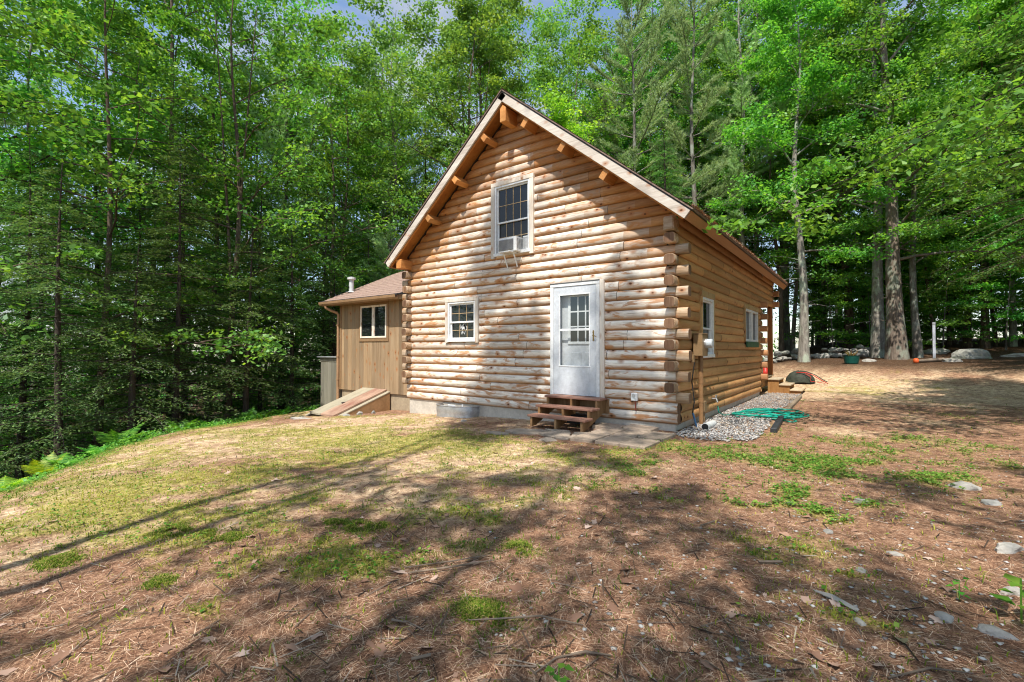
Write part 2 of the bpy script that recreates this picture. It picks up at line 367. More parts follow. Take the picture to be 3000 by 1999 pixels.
# ------------------------------------------------------------------ log walls
PROF = [0, .035, .11, .22, .36, .5, .64, .78, .89, .965, 1]
def bulge(t): return .058 * math.sin(PI * min(max(t, 0), 1)) ** .38
class LogWall:
    def __init__(s, fn): s.fn = fn; s.v = []; s.f = []; s.var = []; s.we = []; s.mi = []
    def quad(s, ps, var, we=0, mi=0):
        b = len(s.v); s.v += [tuple(s.fn(*p)) for p in ps]; s.f.append(tuple(range(b, b + len(ps)))); s.var.append(var); s.we.append(we); s.mi.append(mi)
    def course(s, k, u0, u1, holes=(), lo=None, hi=None, weather=None, seg=(1.4, 3.6), ztop=99):
        breaks = [u0]; u = u0
        while True:
            u += random.uniform(*seg)
            if u > u1 - .5: break
            breaks.append(u)
        breaks.append(u1)
        rad = random.uniform(-.004, .004)
        for a, b in zip(breaks[:-1], breaks[1:]):
            var = random.random(); ph = random.random() * 9; rr = rad + random.uniform(-.0035, .0035)
            us = {a + (.004 if a > u0 else 0), b - (.004 if b < u1 else 0)}
            n = max(1, int((b - a) / .45))
            for i in range(1, n): us.add(a + (b - a) * i / n)
            for h in holes:
                for e in h[:2]:
                    if a < e < b: us.add(e)
            us = sorted(us)
            for ua, ub in zip(us[:-1], us[1:]):
                for t0, t1 in zip(PROF[:-1], PROF[1:]):
                    z0, z1 = (k + t0) * C, (k + t1) * C
                    if z0 > ztop: continue
                    um, zm = (ua + ub) / 2, (z0 + z1) / 2
                    if any(h[0] < um < h[1] and h[2] < zm < h[3] for h in holes): continue
                    pa = []
                    for (uu, t, z) in ((ua, t0, z0), (ub, t0, z0), (ub, t1, z1), (ua, t1, z1)):
                        uc = uu
                        if lo: uc = max(uc, lo(z)); uc = min(uc, hi(z))
                        o = bulge(t) * (1 + rr * 9) + .0035 * math.sin(uu * 2.1 + ph) * math.sin(PI * t)
                        pa.append((uc, o - .038, z + .002 * math.sin(uu * 1.3 + ph)))
                    if abs(pa[0][0] - pa[1][0]) < 1e-4 and abs(pa[2][0] - pa[3][0]) < 1e-4: continue
                    s.quad(pa, var, weather(um, zm) if weather else 0)
    def cap(s, k, u, back, sgn, var=None):
        """flat end of a log at u"""
        ps = [(u, bulge(t) - .038, (k + t) * C) for t in PROF] + [(u, -back, (k + 1) * C), (u, -back, k * C)]
        s.quad(ps if sgn < 0 else ps[::-1], random.random() if var is None else var, .2, 1)
    def end(s, k, ua, ub, oc=-.062, sgn=1, weather=0):
        """projecting log end from ua to ub (ub is the free end), rounded section"""
        n = 18; ro, rz = .094 + random.uniform(-.005, .003), .0885; zc = (k + .5) * C; var = random.random()
        j = random.uniform(-.012, .012); ex = random.choice((.42, .5, .62)); tip = ub + j
        rings = []
        for (u, sc) in ((ua, 1), (tip - sgn * .012, 1), (tip, .93)):
            rg = []
            for i in range(n):
                a = 2 * PI * i / n; ca, sa = math.cos(a), math.sin(a)
                rg.append((u, oc + ro * sc * math.copysign(abs(ca) ** ex, ca), zc + rz * sc * math.copysign(abs(sa) ** ex, sa)))
            rings.append(rg)
        for r0, r1 in zip(rings[:-1], rings[1:]):
            for i in range(n):
                i2 = (i + 1) % n; s.quad((r0[i], r0[i2], r1[i2], r1[i]), var, weather, 2)
        s.quad(rings[-1], random.random(), .1, 1)
    def build(s, name, mats, parent):
        me = bpy.data.meshes.new(name); me.from_pydata(s.v, [], s.f)
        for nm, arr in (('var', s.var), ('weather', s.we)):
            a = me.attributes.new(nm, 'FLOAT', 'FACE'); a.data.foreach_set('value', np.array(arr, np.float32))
        o = link_mesh(name, me, None, parent)
        for m in mats: me.materials.append(m)
        me.polygons.foreach_set('material_index', np.array(s.mi, np.int32))
        import bmesh
        bm = bmesh.new(); bm.from_mesh(me); bmesh.ops.remove_doubles(bm, verts=bm.verts, dist=.0004)
        bmesh.ops.recalc_face_normals(bm, faces=bm.faces) if name == 'x' else None
        for f in bm.faces: f.smooth = f.material_index != 1
        bm.to_mesh(me); bm.free(); return o

cabin = empty('log_cabin', (0, 0, 0), label='weathered log cabin with steep gable, white storm door and porch post at its back corner', cat='log cabin')
ZU = RZ - .235                                       # underside of the roof at the ridge
lo = lambda z: max(-W, RX - (ZU - z) / SL) if z > 3 else -W
hi = lambda z: min(0, RX + (ZU - z) / SL) if z > 3 else 0
UW = (-3.96, -3.02, 3.32, 4.84); SW = (-5.40, -4.53, 1.46, 2.38); DR = (-2.47, -1.36, .37, 2.56)
HF = [UW, SW, DR]
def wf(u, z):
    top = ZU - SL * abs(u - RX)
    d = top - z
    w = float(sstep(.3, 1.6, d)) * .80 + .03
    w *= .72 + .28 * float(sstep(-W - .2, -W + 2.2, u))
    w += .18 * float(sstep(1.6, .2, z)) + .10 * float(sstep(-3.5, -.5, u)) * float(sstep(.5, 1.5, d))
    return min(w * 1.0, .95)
fw = LogWall(lambda u, o, z: (u, -o, z))
for k in range(0, 36):
    z = k * C
    if z > ZU - .05: break
    a, b = -W, 0.0
    if k >= 2 and k < 18:
        if k % 2: a, b = -W + .172, -.172
    if z > 3.3: a, b = lo(z) - .02, hi(z) + .02
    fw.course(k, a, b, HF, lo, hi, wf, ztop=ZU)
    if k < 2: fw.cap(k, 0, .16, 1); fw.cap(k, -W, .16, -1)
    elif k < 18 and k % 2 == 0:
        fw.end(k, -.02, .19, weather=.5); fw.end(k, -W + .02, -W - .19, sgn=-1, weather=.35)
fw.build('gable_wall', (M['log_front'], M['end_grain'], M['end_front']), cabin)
# side wall: out = +x
HS = [(1.36, 2.19, 1.13, 2.33), (5.34, 7.06, 1.48, 2.38)]
sw = LogWall(lambda u, o, z: (o, u, z))
def side_courses(wall, holes, front_end):
    for k in range(0, 20):
        a, b = (.165, L - .165) if (k < 2 or k % 2 == 0) else (-.02, L + .02)
        if k >= 15: b = 10.2
        if k >= 18: a = .0
        wall.course(k, a, b, holes, ztop=3.58)
        if 3 <= k < 18 and k % 2:
            wall.end(k, .02, -.185, oc=-.075, sgn=-1, weather=.15)
            if k < 15: wall.end(k, L - .02, L + .185, oc=-.075, sgn=1)
        if k < 2: wall.cap(k, L - .165, .16, 1)
side_courses(sw, HS, True)
sw.build('side_wall', (M['log_side'], M['end_grain'], M['end_front']), cabin)
lw = LogWall(lambda u, o, z: (-W - o, u, z)); side_courses(lw, [], False)
lw.build('side_wall', (M['log_side'], M['end_grain'], M['end_front']), cabin)
bw = LogWall(lambda u, o, z: (u, L + o, z))
for k in range(0, 36):
    z = k * C
    if z > ZU - .05: break
    a, b = (-W, 0.0) if (k % 2 == 0 or k < 2) else (-W + .172, -.172)
    bw.course(k, a, b, [], lo, hi, None, ztop=ZU)
    if 2 <= k < 15 and k % 2 == 0: bw.end(k, -.02, .185, oc=-.08)
bw.build('back_wall', (M['log_side'], M['eave_fascia'], M['eave_fascia']), cabin)
# porch plate ends that stick out at the far corner
for k in (15, 17):
    mb = MB(); mb.bbox(-.02, .19, 9.98, 10.17, k * C + .004, (k + 1) * C - .004, .012); mb.build('plate_end', M['eave_fascia'], cabin)
# solid core so no light passes the grooves
mb = MB(); mb.box(-W + .05, -.05, .115, .15, 0, 3.3); mb.box(-.12, -.06, .12, 1.30, 0, 3.55); mb.box(-.12, -.06, 2.25, 5.28, 0, 3.55); mb.box(-.12, -.06, 7.12, L - .1, 0, 3.55)
mb.box(-.12, -.06, 1.30, 2.25, 0, 1.08); mb.box(-.12, -.06, 1.30, 2.25, 2.39, 3.55); mb.box(-.12, -.06, 5.28, 7.12, 0, 1.43); mb.box(-.12, -.06, 5.28, 7.12, 2.44, 3.55)
mb.prism([(-W + .1, 3.3), (-.1, 3.3), (RX, ZU - .15)], 1, .115, .15)
mb.box(-W + .2, -.2, .3, L - .2, -.02, .30)
mb.build('wall_core', M['interior'], cabin)
# foundation
mb = MB(); mb.box(-W + .05, -.05, .04, L - .05, -1.0, -.002); mb.build('foundation', M['concrete'], cabin)

# roof: two slabs, rake boards, eave fascia, soffit, shingles
PX = Vector((SL, 0, 1)).normalized()                # normal of the right slope
def slope_M(sign):
    """local x runs down the slope from the ridge, local z is the slope normal, y stays y"""
    d = Vector((sign, 0, -SL)).normalized(); n = Vector((SL * sign, 0, 1)).normalized(); y = Vector((0, 1, 0))
    return Matrix(((d.x, 0, n.x, RX), (0, 1, 0, 0), (d.z, 0, n.z, RZ), (0, 0, 0, 1)))
LEN = 3.85 * math.hypot(1, SL); Y0, Y1 = -.44, 10.6
roof = None
for sg in (1, -1):
    Ms = slope_M(sg)
    mb = MB(); sk = .033
    nrow = 34; 
    for i in range(nrow):                           # shingle courses, butt edges a little proud
        a, b = LEN * i / nrow, LEN * (i + 1) / nrow
        mb.add([Ms @ Vector(p) for p in ((a if i else -.02, Y0 - .02, -.006), (b, Y0 - .02, .004), (b, Y1 + .02, .004), (a if i else -.02, Y1 + .02, -.006))], [(0, 1, 2, 3) if sg > 0 else (3, 2, 1, 0)])
        mb.add([Ms @ Vector(p) for p in ((b, Y0 - .02, .004), (b, Y0 - .02, -.008), (b, Y1 + .02, -.008), (b, Y1 + .02, .004))], [(0, 1, 2, 3) if sg > 0 else (3, 2, 1, 0)])
    mb.box(0, LEN + .012, Y0 - .015, Y1 + .015, -.03, -.0085, Ms)
    rf = mb.build('roof', M['shingle'], cabin)
    mb = MB(); mb.box(-.0, LEN - .01, Y0 + .0, Y0 + .05, -.048, -.031, Ms); mb.box(0.02, LEN - .0, Y0 + .01, Y1, -.046, -.033, Ms); mb.build('drip_edge', M['drip'], rf)
    mb = MB(); mb.bbox(.0 if sg > 0 else .034, LEN - .02, Y0 + .004, Y0 + .045, -.205, -.050, .004, Ms, .4); mb.build('rake_board', M['rake'], cabin)
    mb = MB(); mb.bbox(LEN - .045, LEN - .006, Y0 + .046, Y1, -.205, -.050, .004, Ms, .5); mb.build('eave_board', M['eave_fascia'], cabin)
    mb = MB(); mb.box(.03, LEN - .05, Y0 + .05, Y1 - .01, -.09, -.052, Ms)
    for yy in (Y0 + .05,): mb.bbox(.18, LEN - .06, yy, yy + .045, -.225, -.092, .004, Ms)
    mb.build('soffit', M['soffit'], cabin)
    mb = MB(); mb.box(.1, LEN - .35, .02, L, -.14, -.10, Ms); mb.build('roof_deck', M['interior'], cabin)
# purlin ends under the rakes, ridge beam, plate beams
for sg in (1, -1):
    Ms = slope_M(sg)
    for d in (.90, 2.03, 3.17):
        mb = MB(); mb.bbox(d, d + .125, -.39, .10, -.40, -.228, .006, Ms); mb.build('purlin', M['beam'], cabin)
mb = MB(); mb.prism([(RX - .075, 6.02), (RX + .075, 6.02), (RX + .075, 6.30), (RX, 6.37), (RX - .075, 6.30)], 1, -.40, .1); mb.build('ridge_beam', M['beam'], cabin)
mb = MB(); mb.bbox(-W - .03, -W + .16, -.36, .1, 3.30, 3.53, .012); mb.build('plate_beam', M['beam'], cabin)
mb = MB(); mb.bbox(-.16, .015, -.22, .1, 3.26, 3.50, .02); mb.build('plate_beam', M['end_front'], cabin)
# porch
mb = MB()
for i in range(17): mb.bbox(-W, -.02, L + .19 + i * .142, L + .19 + i * .142 + .137, .37, .405, .004)
pf = mb.build('porch_floor', M['porch_tread'], cabin)
mb = MB(); mb.box(-W, -.05, L + .25, 10.1, .1, .365); mb.build('skirt', M['porch_wood'], pf)
for x in (-.155, -3.4, -W + .01):
    mb = MB(); mb.bbox(x, x + .15, 9.95, 10.10, .405, 15 * C, .012); mb.build('porch_post', M['porch_post'], cabin)
mb = MB(); mb.bbox(-W, -.04, 9.97, 10.13, 15 * C + .002, 16 * C, .01); mb.build('porch_beam', M['beam'], cabin)

# ------------------------------------------------------------------ windows and door on the gable
def window(parent, x0, x1, z0, z1, trim, frame_t, rows, cols, meet, name='window', sill=.02, Mx=None, mtrim=None, hbar=True):
    """opening (x0,x1,z0,z1); trim widths (l, r, top, bottom); built in the plane y=0 looking to -y, moved by Mx"""
    mt = mtrim or M['trim']
    tl, tr, tt, tb = trim; mb = MB()
    mb.bbox(x0 - tl, x0, -.055, .06, z0 - tb, z1, .004, Mx); mb.bbox(x1, x1 + tr, -.055, .06, z0 - tb, z1, .004, Mx)
    mb.bbox(x0 - tl - .003, x1 + tr + .003, -.058, .06, z1, z1 + tt, .004, Mx)
    win = mb.build(name, mt, parent)
    f = frame_t; mb = MB(); mb.bbox(x0, x0 + f, -.045, .06, z0, z1, .004, Mx); mb.bbox(x1 - f, x1, -.045, .06, z0, z1, .004, Mx)
    mb.bbox(x0 + f, x1 - f, -.045, .06, z1 - f, z1, .004, Mx); mb.bbox(x0 - .02, x1 + .02, -.062, .06, z0 - sill, z0 + f, .004, Mx)
    mb.build('frame', M['vinyl'], win)
    zm = z0 + (z1 - z0) * meet; g = .034
    for part, (za, zb, yo) in (('upper', (zm - .02, z1 - f, .012)), ('lower', (z0 + f, zm + .02, .034))):
        xa, xb = x0 + f, x1 - f; mb = MB()
        mb.bbox(xa, xa + g, yo - .02, yo + .02, za, zb, .003, Mx); mb.bbox(xb - g, xb, yo - .02, yo + .02, za, zb, .003, Mx)
        mb.bbox(xa + g, xb - g, yo - .02, yo + .02, za, za + g, .003, Mx); mb.bbox(xa + g, xb - g, yo - .02, yo + .02, zb - g, zb, .003, Mx)
        mb.build('sash', M['vinyl'], win)
        mb = MB(); mb.box(xa + g, xb - g, yo + .010, yo + .016, za + g, zb - g, Mx); mb.build('pane', M['glass'], win)
        if cols:
            mb = MB()
            for i in range(1, cols):
                x = xa + g + (xb - xa - 2 * g) * i / cols; mb.box(x - .006, x + .006, yo + .002, yo + .009, za + g, zb - g, Mx)
            for i in range(1, rows):
                z = za + g + (zb - za - 2 * g) * i / rows; mb.box(xa + g, xb - g, yo + .001, yo + .008, z - .006, z + .006, Mx)
            mb.build('muntin', M['muntin'], win)
    return win
w1 = window(cabin, UW[0], UW[1], UW[2], UW[3], (.10, .10, .085, .06), .045, 2, 4, .47, 'gable_window')
w2 = window(cabin, SW[0], SW[1], SW[2], SW[3], (.085, .09, .085, .045), .045, 2, 3, .48, 'small_window')
mb = MB(); rr = random.Random(3)
for i in range(16):                                 # crumpled white curtain tail behind the lower glass
    x = -5.11 + rr.random() * .22; z = 1.66 + rr.random() * .18
    mb.poly([(x, .0433, z), (x + .03, .0433, z - .06), (x + .055, .0433, z + .02), (x + .02, .0433, z + .07)])
mb.build('curtain', M['vinyl'], w2)
# side windows: local x -> world y, local -y -> world +x
MS = Matrix(((0, -1, 0, 0), (1, 0, 0, 0), (0, 0, 1, 0), (0, 0, 0, 1)))
window(cabin, 1.36, 2.19, 1.13, 2.29, (.06, .06, .115, .04), .05, 1, 0, .48, 'side_window', Mx=MS, mtrim=M['trim_side'])
mb = MB(); a, b, z0, z1 = 5.34, 7.06, 1.48, 2.34
mb.bbox(a - .06, a, -.055, .06, z0, z1, .004, MS); mb.bbox(b, b + .06, -.055, .06, z0, z1, .004, MS); mb.bbox(a - .063, b + .063, -.058, .06, z1, z1 + .10, .004, MS)
sl = mb.build('side_window', M['trim_side'], cabin)
mb = MB(); f = .06; mid = (a + b) / 2
for (p, q, r, s_) in ((a, a + f, z0, z1), (b - f, b, z0, z1), (mid - .09, mid + .09, z0, z1), (a + f, mid - .09, z0, z0 + f), (mid + .09, b - f, z0, z0 + f), (a + f, mid - .09, z1 - f, z1), (mid + .09, b - f, z1 - f, z1)):
    mb.bbox(p, q, -.05, .06, r, s_, .004, MS)
mb.build('frame', M['vinyl'], sl)
for (p, q) in ((a + f, mid - .09), (mid + .09, b - f)):
    mb = MB(); mb.box(p, q, .018, .024, z0 + f, z1 - f, MS); mb.build('pane', M['glass'], sl)
mb = MB(); mb.bbox(5.42, 6.95, -.085, -.036, 1.33, 1.475, .01, MS); mb.build('flower_box', M['green_box'], sl)

# storm door
x0, x1, z0, z1 = DR
mb = MB(); mb.bbox(x0 - .03, x0 + .045, -.06, .08, z0, z1 - .06, .004); mb.bbox(x1 - .12, x1 - .055, -.062, .08, z0, z1 - .06, .004)
mb.bbox(x0 - .03, x1 - .055, -.064, .08, z1 - .06, z1, .004)
door = mb.build('door', M['vinyl'], cabin)
mb = MB(); mb.bbox(x1 - .055, x1 + .03, -.052, .08, z0 - .0, z1 + .02, .004); mb.build('door_casing', M['trim'], door)
mb = MB(); mb.box(x0 - .03, x1 - .055, -.07, .0, z1 + .001, z1 + .018); mb.build('drip_cap', M['screen_grey'], door)
a, b, za, zb = x0 + .047, x1 - .122, z0 + .015, z1 - .063
ga, gb, gz0, gz1 = -2.275, -1.635, .955, 2.325
mb = MB()
mb.bbox(a, ga, -.05, -.015, za, zb, .004); mb.bbox(gb, b, -.05, -.015, za, zb, .004); mb.bbox(ga, gb, -.05, -.015, gz1, zb, .003); mb.bbox(ga, gb, -.05, -.015, za, gz0, .003)
st = mb.build('storm_door', M['door_white'], door)
mb = MB()
for (p, q, r, s_) in ((ga - .03, gb + .03, gz1, gz1 + .022), (ga - .03, gb + .03, gz0 - .022, gz0), (ga - .022, ga, gz0, gz1), (gb, gb + .022, gz0, gz1), (ga, gb, 1.628, 1.672)):
    mb.bbox(p, q, -.058, -.049, r, s_, .002)
mb.build('glazing_bead', M['vinyl'], door)
mb = MB(); mb.poly([(ga, -.032, gz0), (gb, -.032, gz0), (gb, -.032, gz1), (ga, -.032, gz1)]); mb.build('storm_glass', M['glass_clear'], door)
# inner door behind the storm glass
mb = MB(); mb.box(a, b, .075, .10, za, zb); 
inner = mb.build('inner_door', M['door_inner'], door)
ia, ib, iz0, iz1 = -2.10, -1.60, 1.42, 2.30
mb = MB(); mb.bbox(ia - .06, ib + .06, .055, .074, iz0 - .05, iz0, .004); mb.bbox(ia - .06, ib + .06, .055, .074, iz1, iz1 + .05, .004)
mb.bbox(ia - .06, ia, .055, .074, iz0, iz1, .004); mb.bbox(ib, ib + .06, .055, .074, iz0, iz1, .004)
for i in (1, 2):
    x = ia + (ib - ia) * i / 3; mb.box(x - .013, x + .013, .056, .072, iz0, iz1)
    z = iz0 + (iz1 - iz0) * i / 3; mb.box(ia, ib, .057, .071, z - .013, z + .013)
mb.build('lite_frame', M['vinyl'], door)
mb = MB(); mb.box(ia, ib, .066, .0735, iz0, iz1); mb.build('pane', M['glass'], door)
mb = MB()
for i in (0, 1): mb.bbox(-2.10 + i * .30, -1.87 + i * .30, .060, .078, .62, 1.22, .012)
mb.build('door_panel', M['door_inner'], door)
mb = MB(); mb.bbox(-1.557, -1.530, -.062, -.05, 1.43, 1.63, .004); mb.tube([(-1.543, -.06, 1.53), (-1.543, -.095, 1.53), (-1.50, -.10, 1.525), (-1.462, -.095, 1.505)], [.007, .007, .008, .006], 8); mb.tube([(-1.543, -.062, 1.59), (-1.543, -.075, 1.59)], .011, 10)
mb.build('door_handle', M['brass'], door)
mb = MB(); mb.bbox(x0 - .06, x1 + .12, -.052, .0, .085, .352, .006); mb.build('kick_board', M['step_wood'], cabin)
# hose bib on the side wall
mb = MB(); mb.tube([(.02, 2.12, .27), (.10, 2.12, .27), (.13, 2.10, .20)], [.013, .016, .018], 10); mb.tube([(.10, 2.12, .27), (.10, 2.12, .33)], .008, 8); mb.tube([(.10, 2.08, .335), (.10, 2.16, .335)], .012, 8); mb.tube([(.06, 2.30, .31), (.06, 2.20, .29), (.10, 2.12, .28)], .009, 8)
mb.build('spigot', M['galv'], cabin)

# ------------------------------------------------------------------ annex with shed roof, gutter and flue
AX0, AX1, AY = -10.65, -W - .02, .45
annex = empty('annex', (0, 0, 0), label='low brown plywood annex with shallow shingle roof, left of the log cabin', cat='annex')
mb = MB()
ws = [AX0]; x = AX0
while x < AX1 - .05:                                # grooved vertical boards
    x2 = min(x + .203, AX1); mb.bbox(x + .0025, x2 - .0025, AY, AY + .03, .005, 2.80, .003); x = x2
y = AY + .03
while y < 5.9:
    mb.bbox(AX0, AX0 + .03, y + .0025, y + .2005, -.0, 2.8, .003); y += .203
mb.box(AX0 + .02, AX1, AY + .022, AY + .05, .0, 2.82); mb.box(AX0 + .02, AX0 + .05, AY + .03, 6, 0, 2.82)
mb.prism([(AY + .02, 2.75), (6, 2.75), (3.3, 4.02)], 0, AX0 + .005, AX0 + .03)
mb.build('wall', M['siding'], annex)
mb = MB(); mb.bbox(AX0 + .035, AX1, AY + .05, 6, -1.4, .0, .01); mb.build('foundation', M['annex_conc'], annex)
mb = MB(); mb.bbox(AX0 - .012, AX0 + .075, AY - .02, AY - .001, 0.0, 2.8, .003); mb.build('corner_board', M['siding_trim'], annex)
def aroof(y): return 2.755 + .44 * (min(y, 6.4 - y) - .1)
mb = MB()
for i in range(14):
    ya, yb = .07 + i * .228, .07 + (i + 1) * .228
    mb.add([(-11.16, ya, aroof(ya) + .006), (AX1 - .01, ya, aroof(ya) + .006), (AX1 - .01, yb, aroof(yb) - .004), (-11.16, yb, aroof(yb) - .004)], [(0, 1, 2, 3)])
    mb.add([(-11.16, ya, aroof(ya) + .006), (AX1 - .01, ya, aroof(ya) + .006), (AX1 - .01, ya, aroof(ya) - .012), (-11.16, ya, aroof(ya) - .012)], [(3, 2, 1, 0)])
mb.prism([(.075, aroof(.1) - .06), (3.2, aroof(3.2) - .05), (6.3, aroof(6.3) - .06), (6.3, aroof(6.3) - .01), (3.2, aroof(3.2) - .008), (.075, aroof(.1) - .022)], 0, -11.155, AX1 - .012)
arf = mb.build('roof', M['shingle_red'], annex)
mb = MB(); mb.bbox(-11.13, AX1 - .03, .14, AY - .002, 2.63, 2.66, .003); mb.bbox(-11.14, AX1 - .02, .10, .139, 2.60, 2.735, .003); mb.build('eave_board', M['siding_trim'], annex)
mb = MB(); mb.prism([(.16 + dy, 2.70 + dz) for dy, dz in ((0, 0), (-.19, 0), (-.21, -.02)) ][:3], 0, -11.1, -7.42)
mb.v.clear(); mb.f.clear(); mb.var.clear()
gp = [(.098, 2.725), (.098, 2.615), (.03, 2.615), (.0, 2.66), (-.012, 2.725), (-.006, 2.727), (.008, 2.664), (.034, 2.623), (.092, 2.623), (.092, 2.725)]
mb.prism(gp, 0, -11.15, -7.42); gut = mb.build('gutter', M['gutter'], annex)
mb = MB(); mb.box(-11.16, AX1 - .01, .045, .068, aroof(.1) - .035, aroof(.1) + .001); mb.build('drip_edge', M['drip'], annex)
mb = MB()
mb.tube([(-10.86, .06, 2.61), (-10.86, .07, 2.55), (-10.80, .20, 2.47), (-10.72, .38, 2.40), (-10.705, .405, 2.34), (-10.705, .405, 2.2)], .042, 10)
mb.tube([(-10.705, .405, 2.2), (-10.705, .405, .98)], .040, 10); mb.tube([(-10.705, .405, 1.0), (-10.705, .405, .05)], .042, 10)
mb.tube([(-10.70, .41, .06), (-10.70, .41, -.62)], .046, 10)
for z in (2.0, 1.02, .3): mb.bbox(-10.755, -10.655, .36, .45, z, z + .03, .004)
mb.build('downspout', M['gutter'], annex)
mb = MB(); mb.tube([(-10.75, .9, 3.0), (-10.75, .9, 3.50)], .075, 14); mb.tube([(-10.75, .9, 3.50), (-10.75, .9, 3.52), (-10.75, .9, 3.58), (-10.75, .9, 3.60)], [.09, .13, .13, .06], 14); mb.tube([(-10.75, .9, 3.10), (-10.75, .9, 3.13)], [.14, .085], 14)
mb.build('flue_pipe', M['pvc'], annex)
# annex window
a, b, z0, z1 = -9.56, -8.33, 1.59, 2.545
mb = MB(); t = .085
mb.bbox(a - t, a, AY - .022, AY + .0, z0 - .10, z1 + .09, .003); mb.bbox(b, b + t, AY - .022, AY, z0 - .10, z1 + .09, .003); mb.bbox(a, b, AY - .022, AY, z1, z1 + .09, .003); mb.bbox(a, b, AY - .022, AY, z0 - .10, z0, .003)
win = mb.build('window', M['siding_trim'], annex)
mb = MB(); f = .05; mid = (a + b) / 2 + .0
mb.bbox(a, a + f, AY - .035, AY + .0, z0, z1, .004); mb.bbox(b - f, b, AY - .035, AY, z0, z1, .004); mb.bbox(a + f, b - f, AY - .035, AY, z0, z0 + f, .004); mb.bbox(a + f, b - f, AY - .035, AY, z1 - f, z1, .004); mb.bbox(mid - .045, mid + .045, AY - .038, AY, z0 + f, z1 - f, .004)
mb.bbox(mid + .046, mid + .075, AY - .03, AY, z0 + f, z1 - f, .003)
mb.build('frame', M['trim'], win)
for p, q in ((a + f, mid - .045), (mid + .075, b - f)):
    mb = MB(); mb.box(p, q, AY - .012, AY - .004, z0 + f, z1 - f); mb.build('pane', M['glass'], win)

# low grey box against the annex
lb = empty('storage_box', (0, 0, 0), label='waist-high grey-green plywood box with flat metal lid beside the annex downspout', cat='storage box')
mb = MB(); x = -11.78
while x < -10.72: mb.bbox(x + .002, min(x + .2, -10.7) - .002, .46, .49, -.9, .98, .003); x += .2
mb.box(-11.77, -10.7, .485, 1.6, -.95, .97); mb.bbox(-11.8, -10.69, .445, .459, .86, .96, .003); mb.build('body', M['siding_grey'], lb)
mb = MB(); mb.bbox(-11.90, -10.68, .38, 1.7, .985, 1.02, .006); mb.build('lid', M['galv'], lb)

# bulkhead with two sloped steel doors
bk = empty('cellar_bulkhead', (0, 0, 0), label='sloped tan and rust-stained steel cellar doors against the annex foundation', cat='bulkhead')
def bpt(x, y, up=0):                                # point on the slope
    z = .05 + (y - AY) * (.55 / 1.65); return (x, y, z + up)
mb = MB(); mb.prism([(AY - .01, .03), (-1.40, -.555), (-1.40, -.95), (AY - .01, -.95)], 0, -8.235, -8.17); mb.prism([(AY - .01, .03), (-1.40, -.555), (-1.40, -.95), (AY - .01, -.95)], 0, -9.55, -9.49)
mb.box(-9.489, -8.236, -1.39, -1.33, -1.0, -.575); mb.build('side_panel', M['bulk_side'], bk)
mb = MB()
mb.prism([(AY, .068), (-1.30, -.515), (-1.30, -.54), (AY, .042)], 0, -8.33, -8.165); mb.prism([(AY, .066), (-1.30, -.517), (-1.30, -.54), (AY, .042)], 0, -9.56, -9.43)
mb.bbox(-9.6, -8.15, -1.44, -1.27, -.70, -.535, .01); mb.build('frame', M['bulk'], bk)
for nm, xa, xb, mt in (('door', -9.44, -8.925, M['bulk']), ('door', -8.905, -8.315, M['bulk_rust'])):
    mb = MB(); mb.add([bpt(xa, AY - .01, .075), bpt(xb, AY - .01, .075), bpt(xb, -1.22, .075), bpt(xa, -1.22, .075), bpt(xa, AY - .01, .03), bpt(xb, AY - .01, .03), bpt(xb, -1.22, .03), bpt(xa, -1.22, .03)],
        [(0, 1, 2, 3), (7, 6, 5, 4), (0, 4, 5, 1), (1, 5, 6, 2), (2, 6, 7, 3), (3, 7, 4, 0)])
    d = mb.build(nm, mt, bk)
    if mt is M['bulk_rust']:
        d['label'] = 'rust-stained steel door'
        mb = MB(); p = bpt(-8.88, -.55, .085); mb.bbox(p[0] - .02, p[0] + .02, p[1] - .07, p[1] + .07, p[2] - .02, p[2] + .012, .004); mb.build('handle', M['drip'], d)
mb = MB(); mb.prism([(AY - .005, .128), (-1.21, -.43), (-1.21, -.455), (AY - .005, .10)], 0, -8.945, -8.885); mb.build('astragal', M['bulk'], bk)

# galvanised window well
ww = empty('window_well', (-5.03, -.0, 0), label='corrugated galvanised steel window well against the foundation under the small window', cat='window well')
def well(z0, z1, ro, off=0):
    mb = MB(); n = 36; P = []
    for i in range(n + 1):
        t = PI * i / n; P.append((-.58 * math.copysign(abs(math.cos(t)) ** .55, math.cos(t)) * ro, -.38 * math.sin(t) ** .6 * ro + .02))
    zs = [z0 + (z1 - z0) * k / 8 for k in range(9)]
    vs = []
    for k, z in enumerate(zs):
        s = 1 + .014 * math.sin(k * PI / 1.5)
        vs += [(p[0] * s, p[1] * s, z) for p in P]
    fs = [(k * (n + 1) + i, k * (n + 1) + i + 1, (k + 1) * (n + 1) + i + 1, (k + 1) * (n + 1) + i) for k in range(8) for i in range(n)]
    mb.add(vs, fs, .5); return mb, P
mb, P = well(-.6, -.035, 1.0); mb.build('shell', M['galv'], ww, True)
mb = MB(); mb.tube([(p[0], p[1], -.03) for p in P], .013, 6); mb.build('rim', M['galv'], ww, True)
mb = MB(); mb.bbox(-.40, -.16, .0, .012, -.26, -.05, .003); mb.bbox(.05, .09, .0, .012, -.3, -.02, .003); mb.build('vent_panel', M['vinyl'], ww)

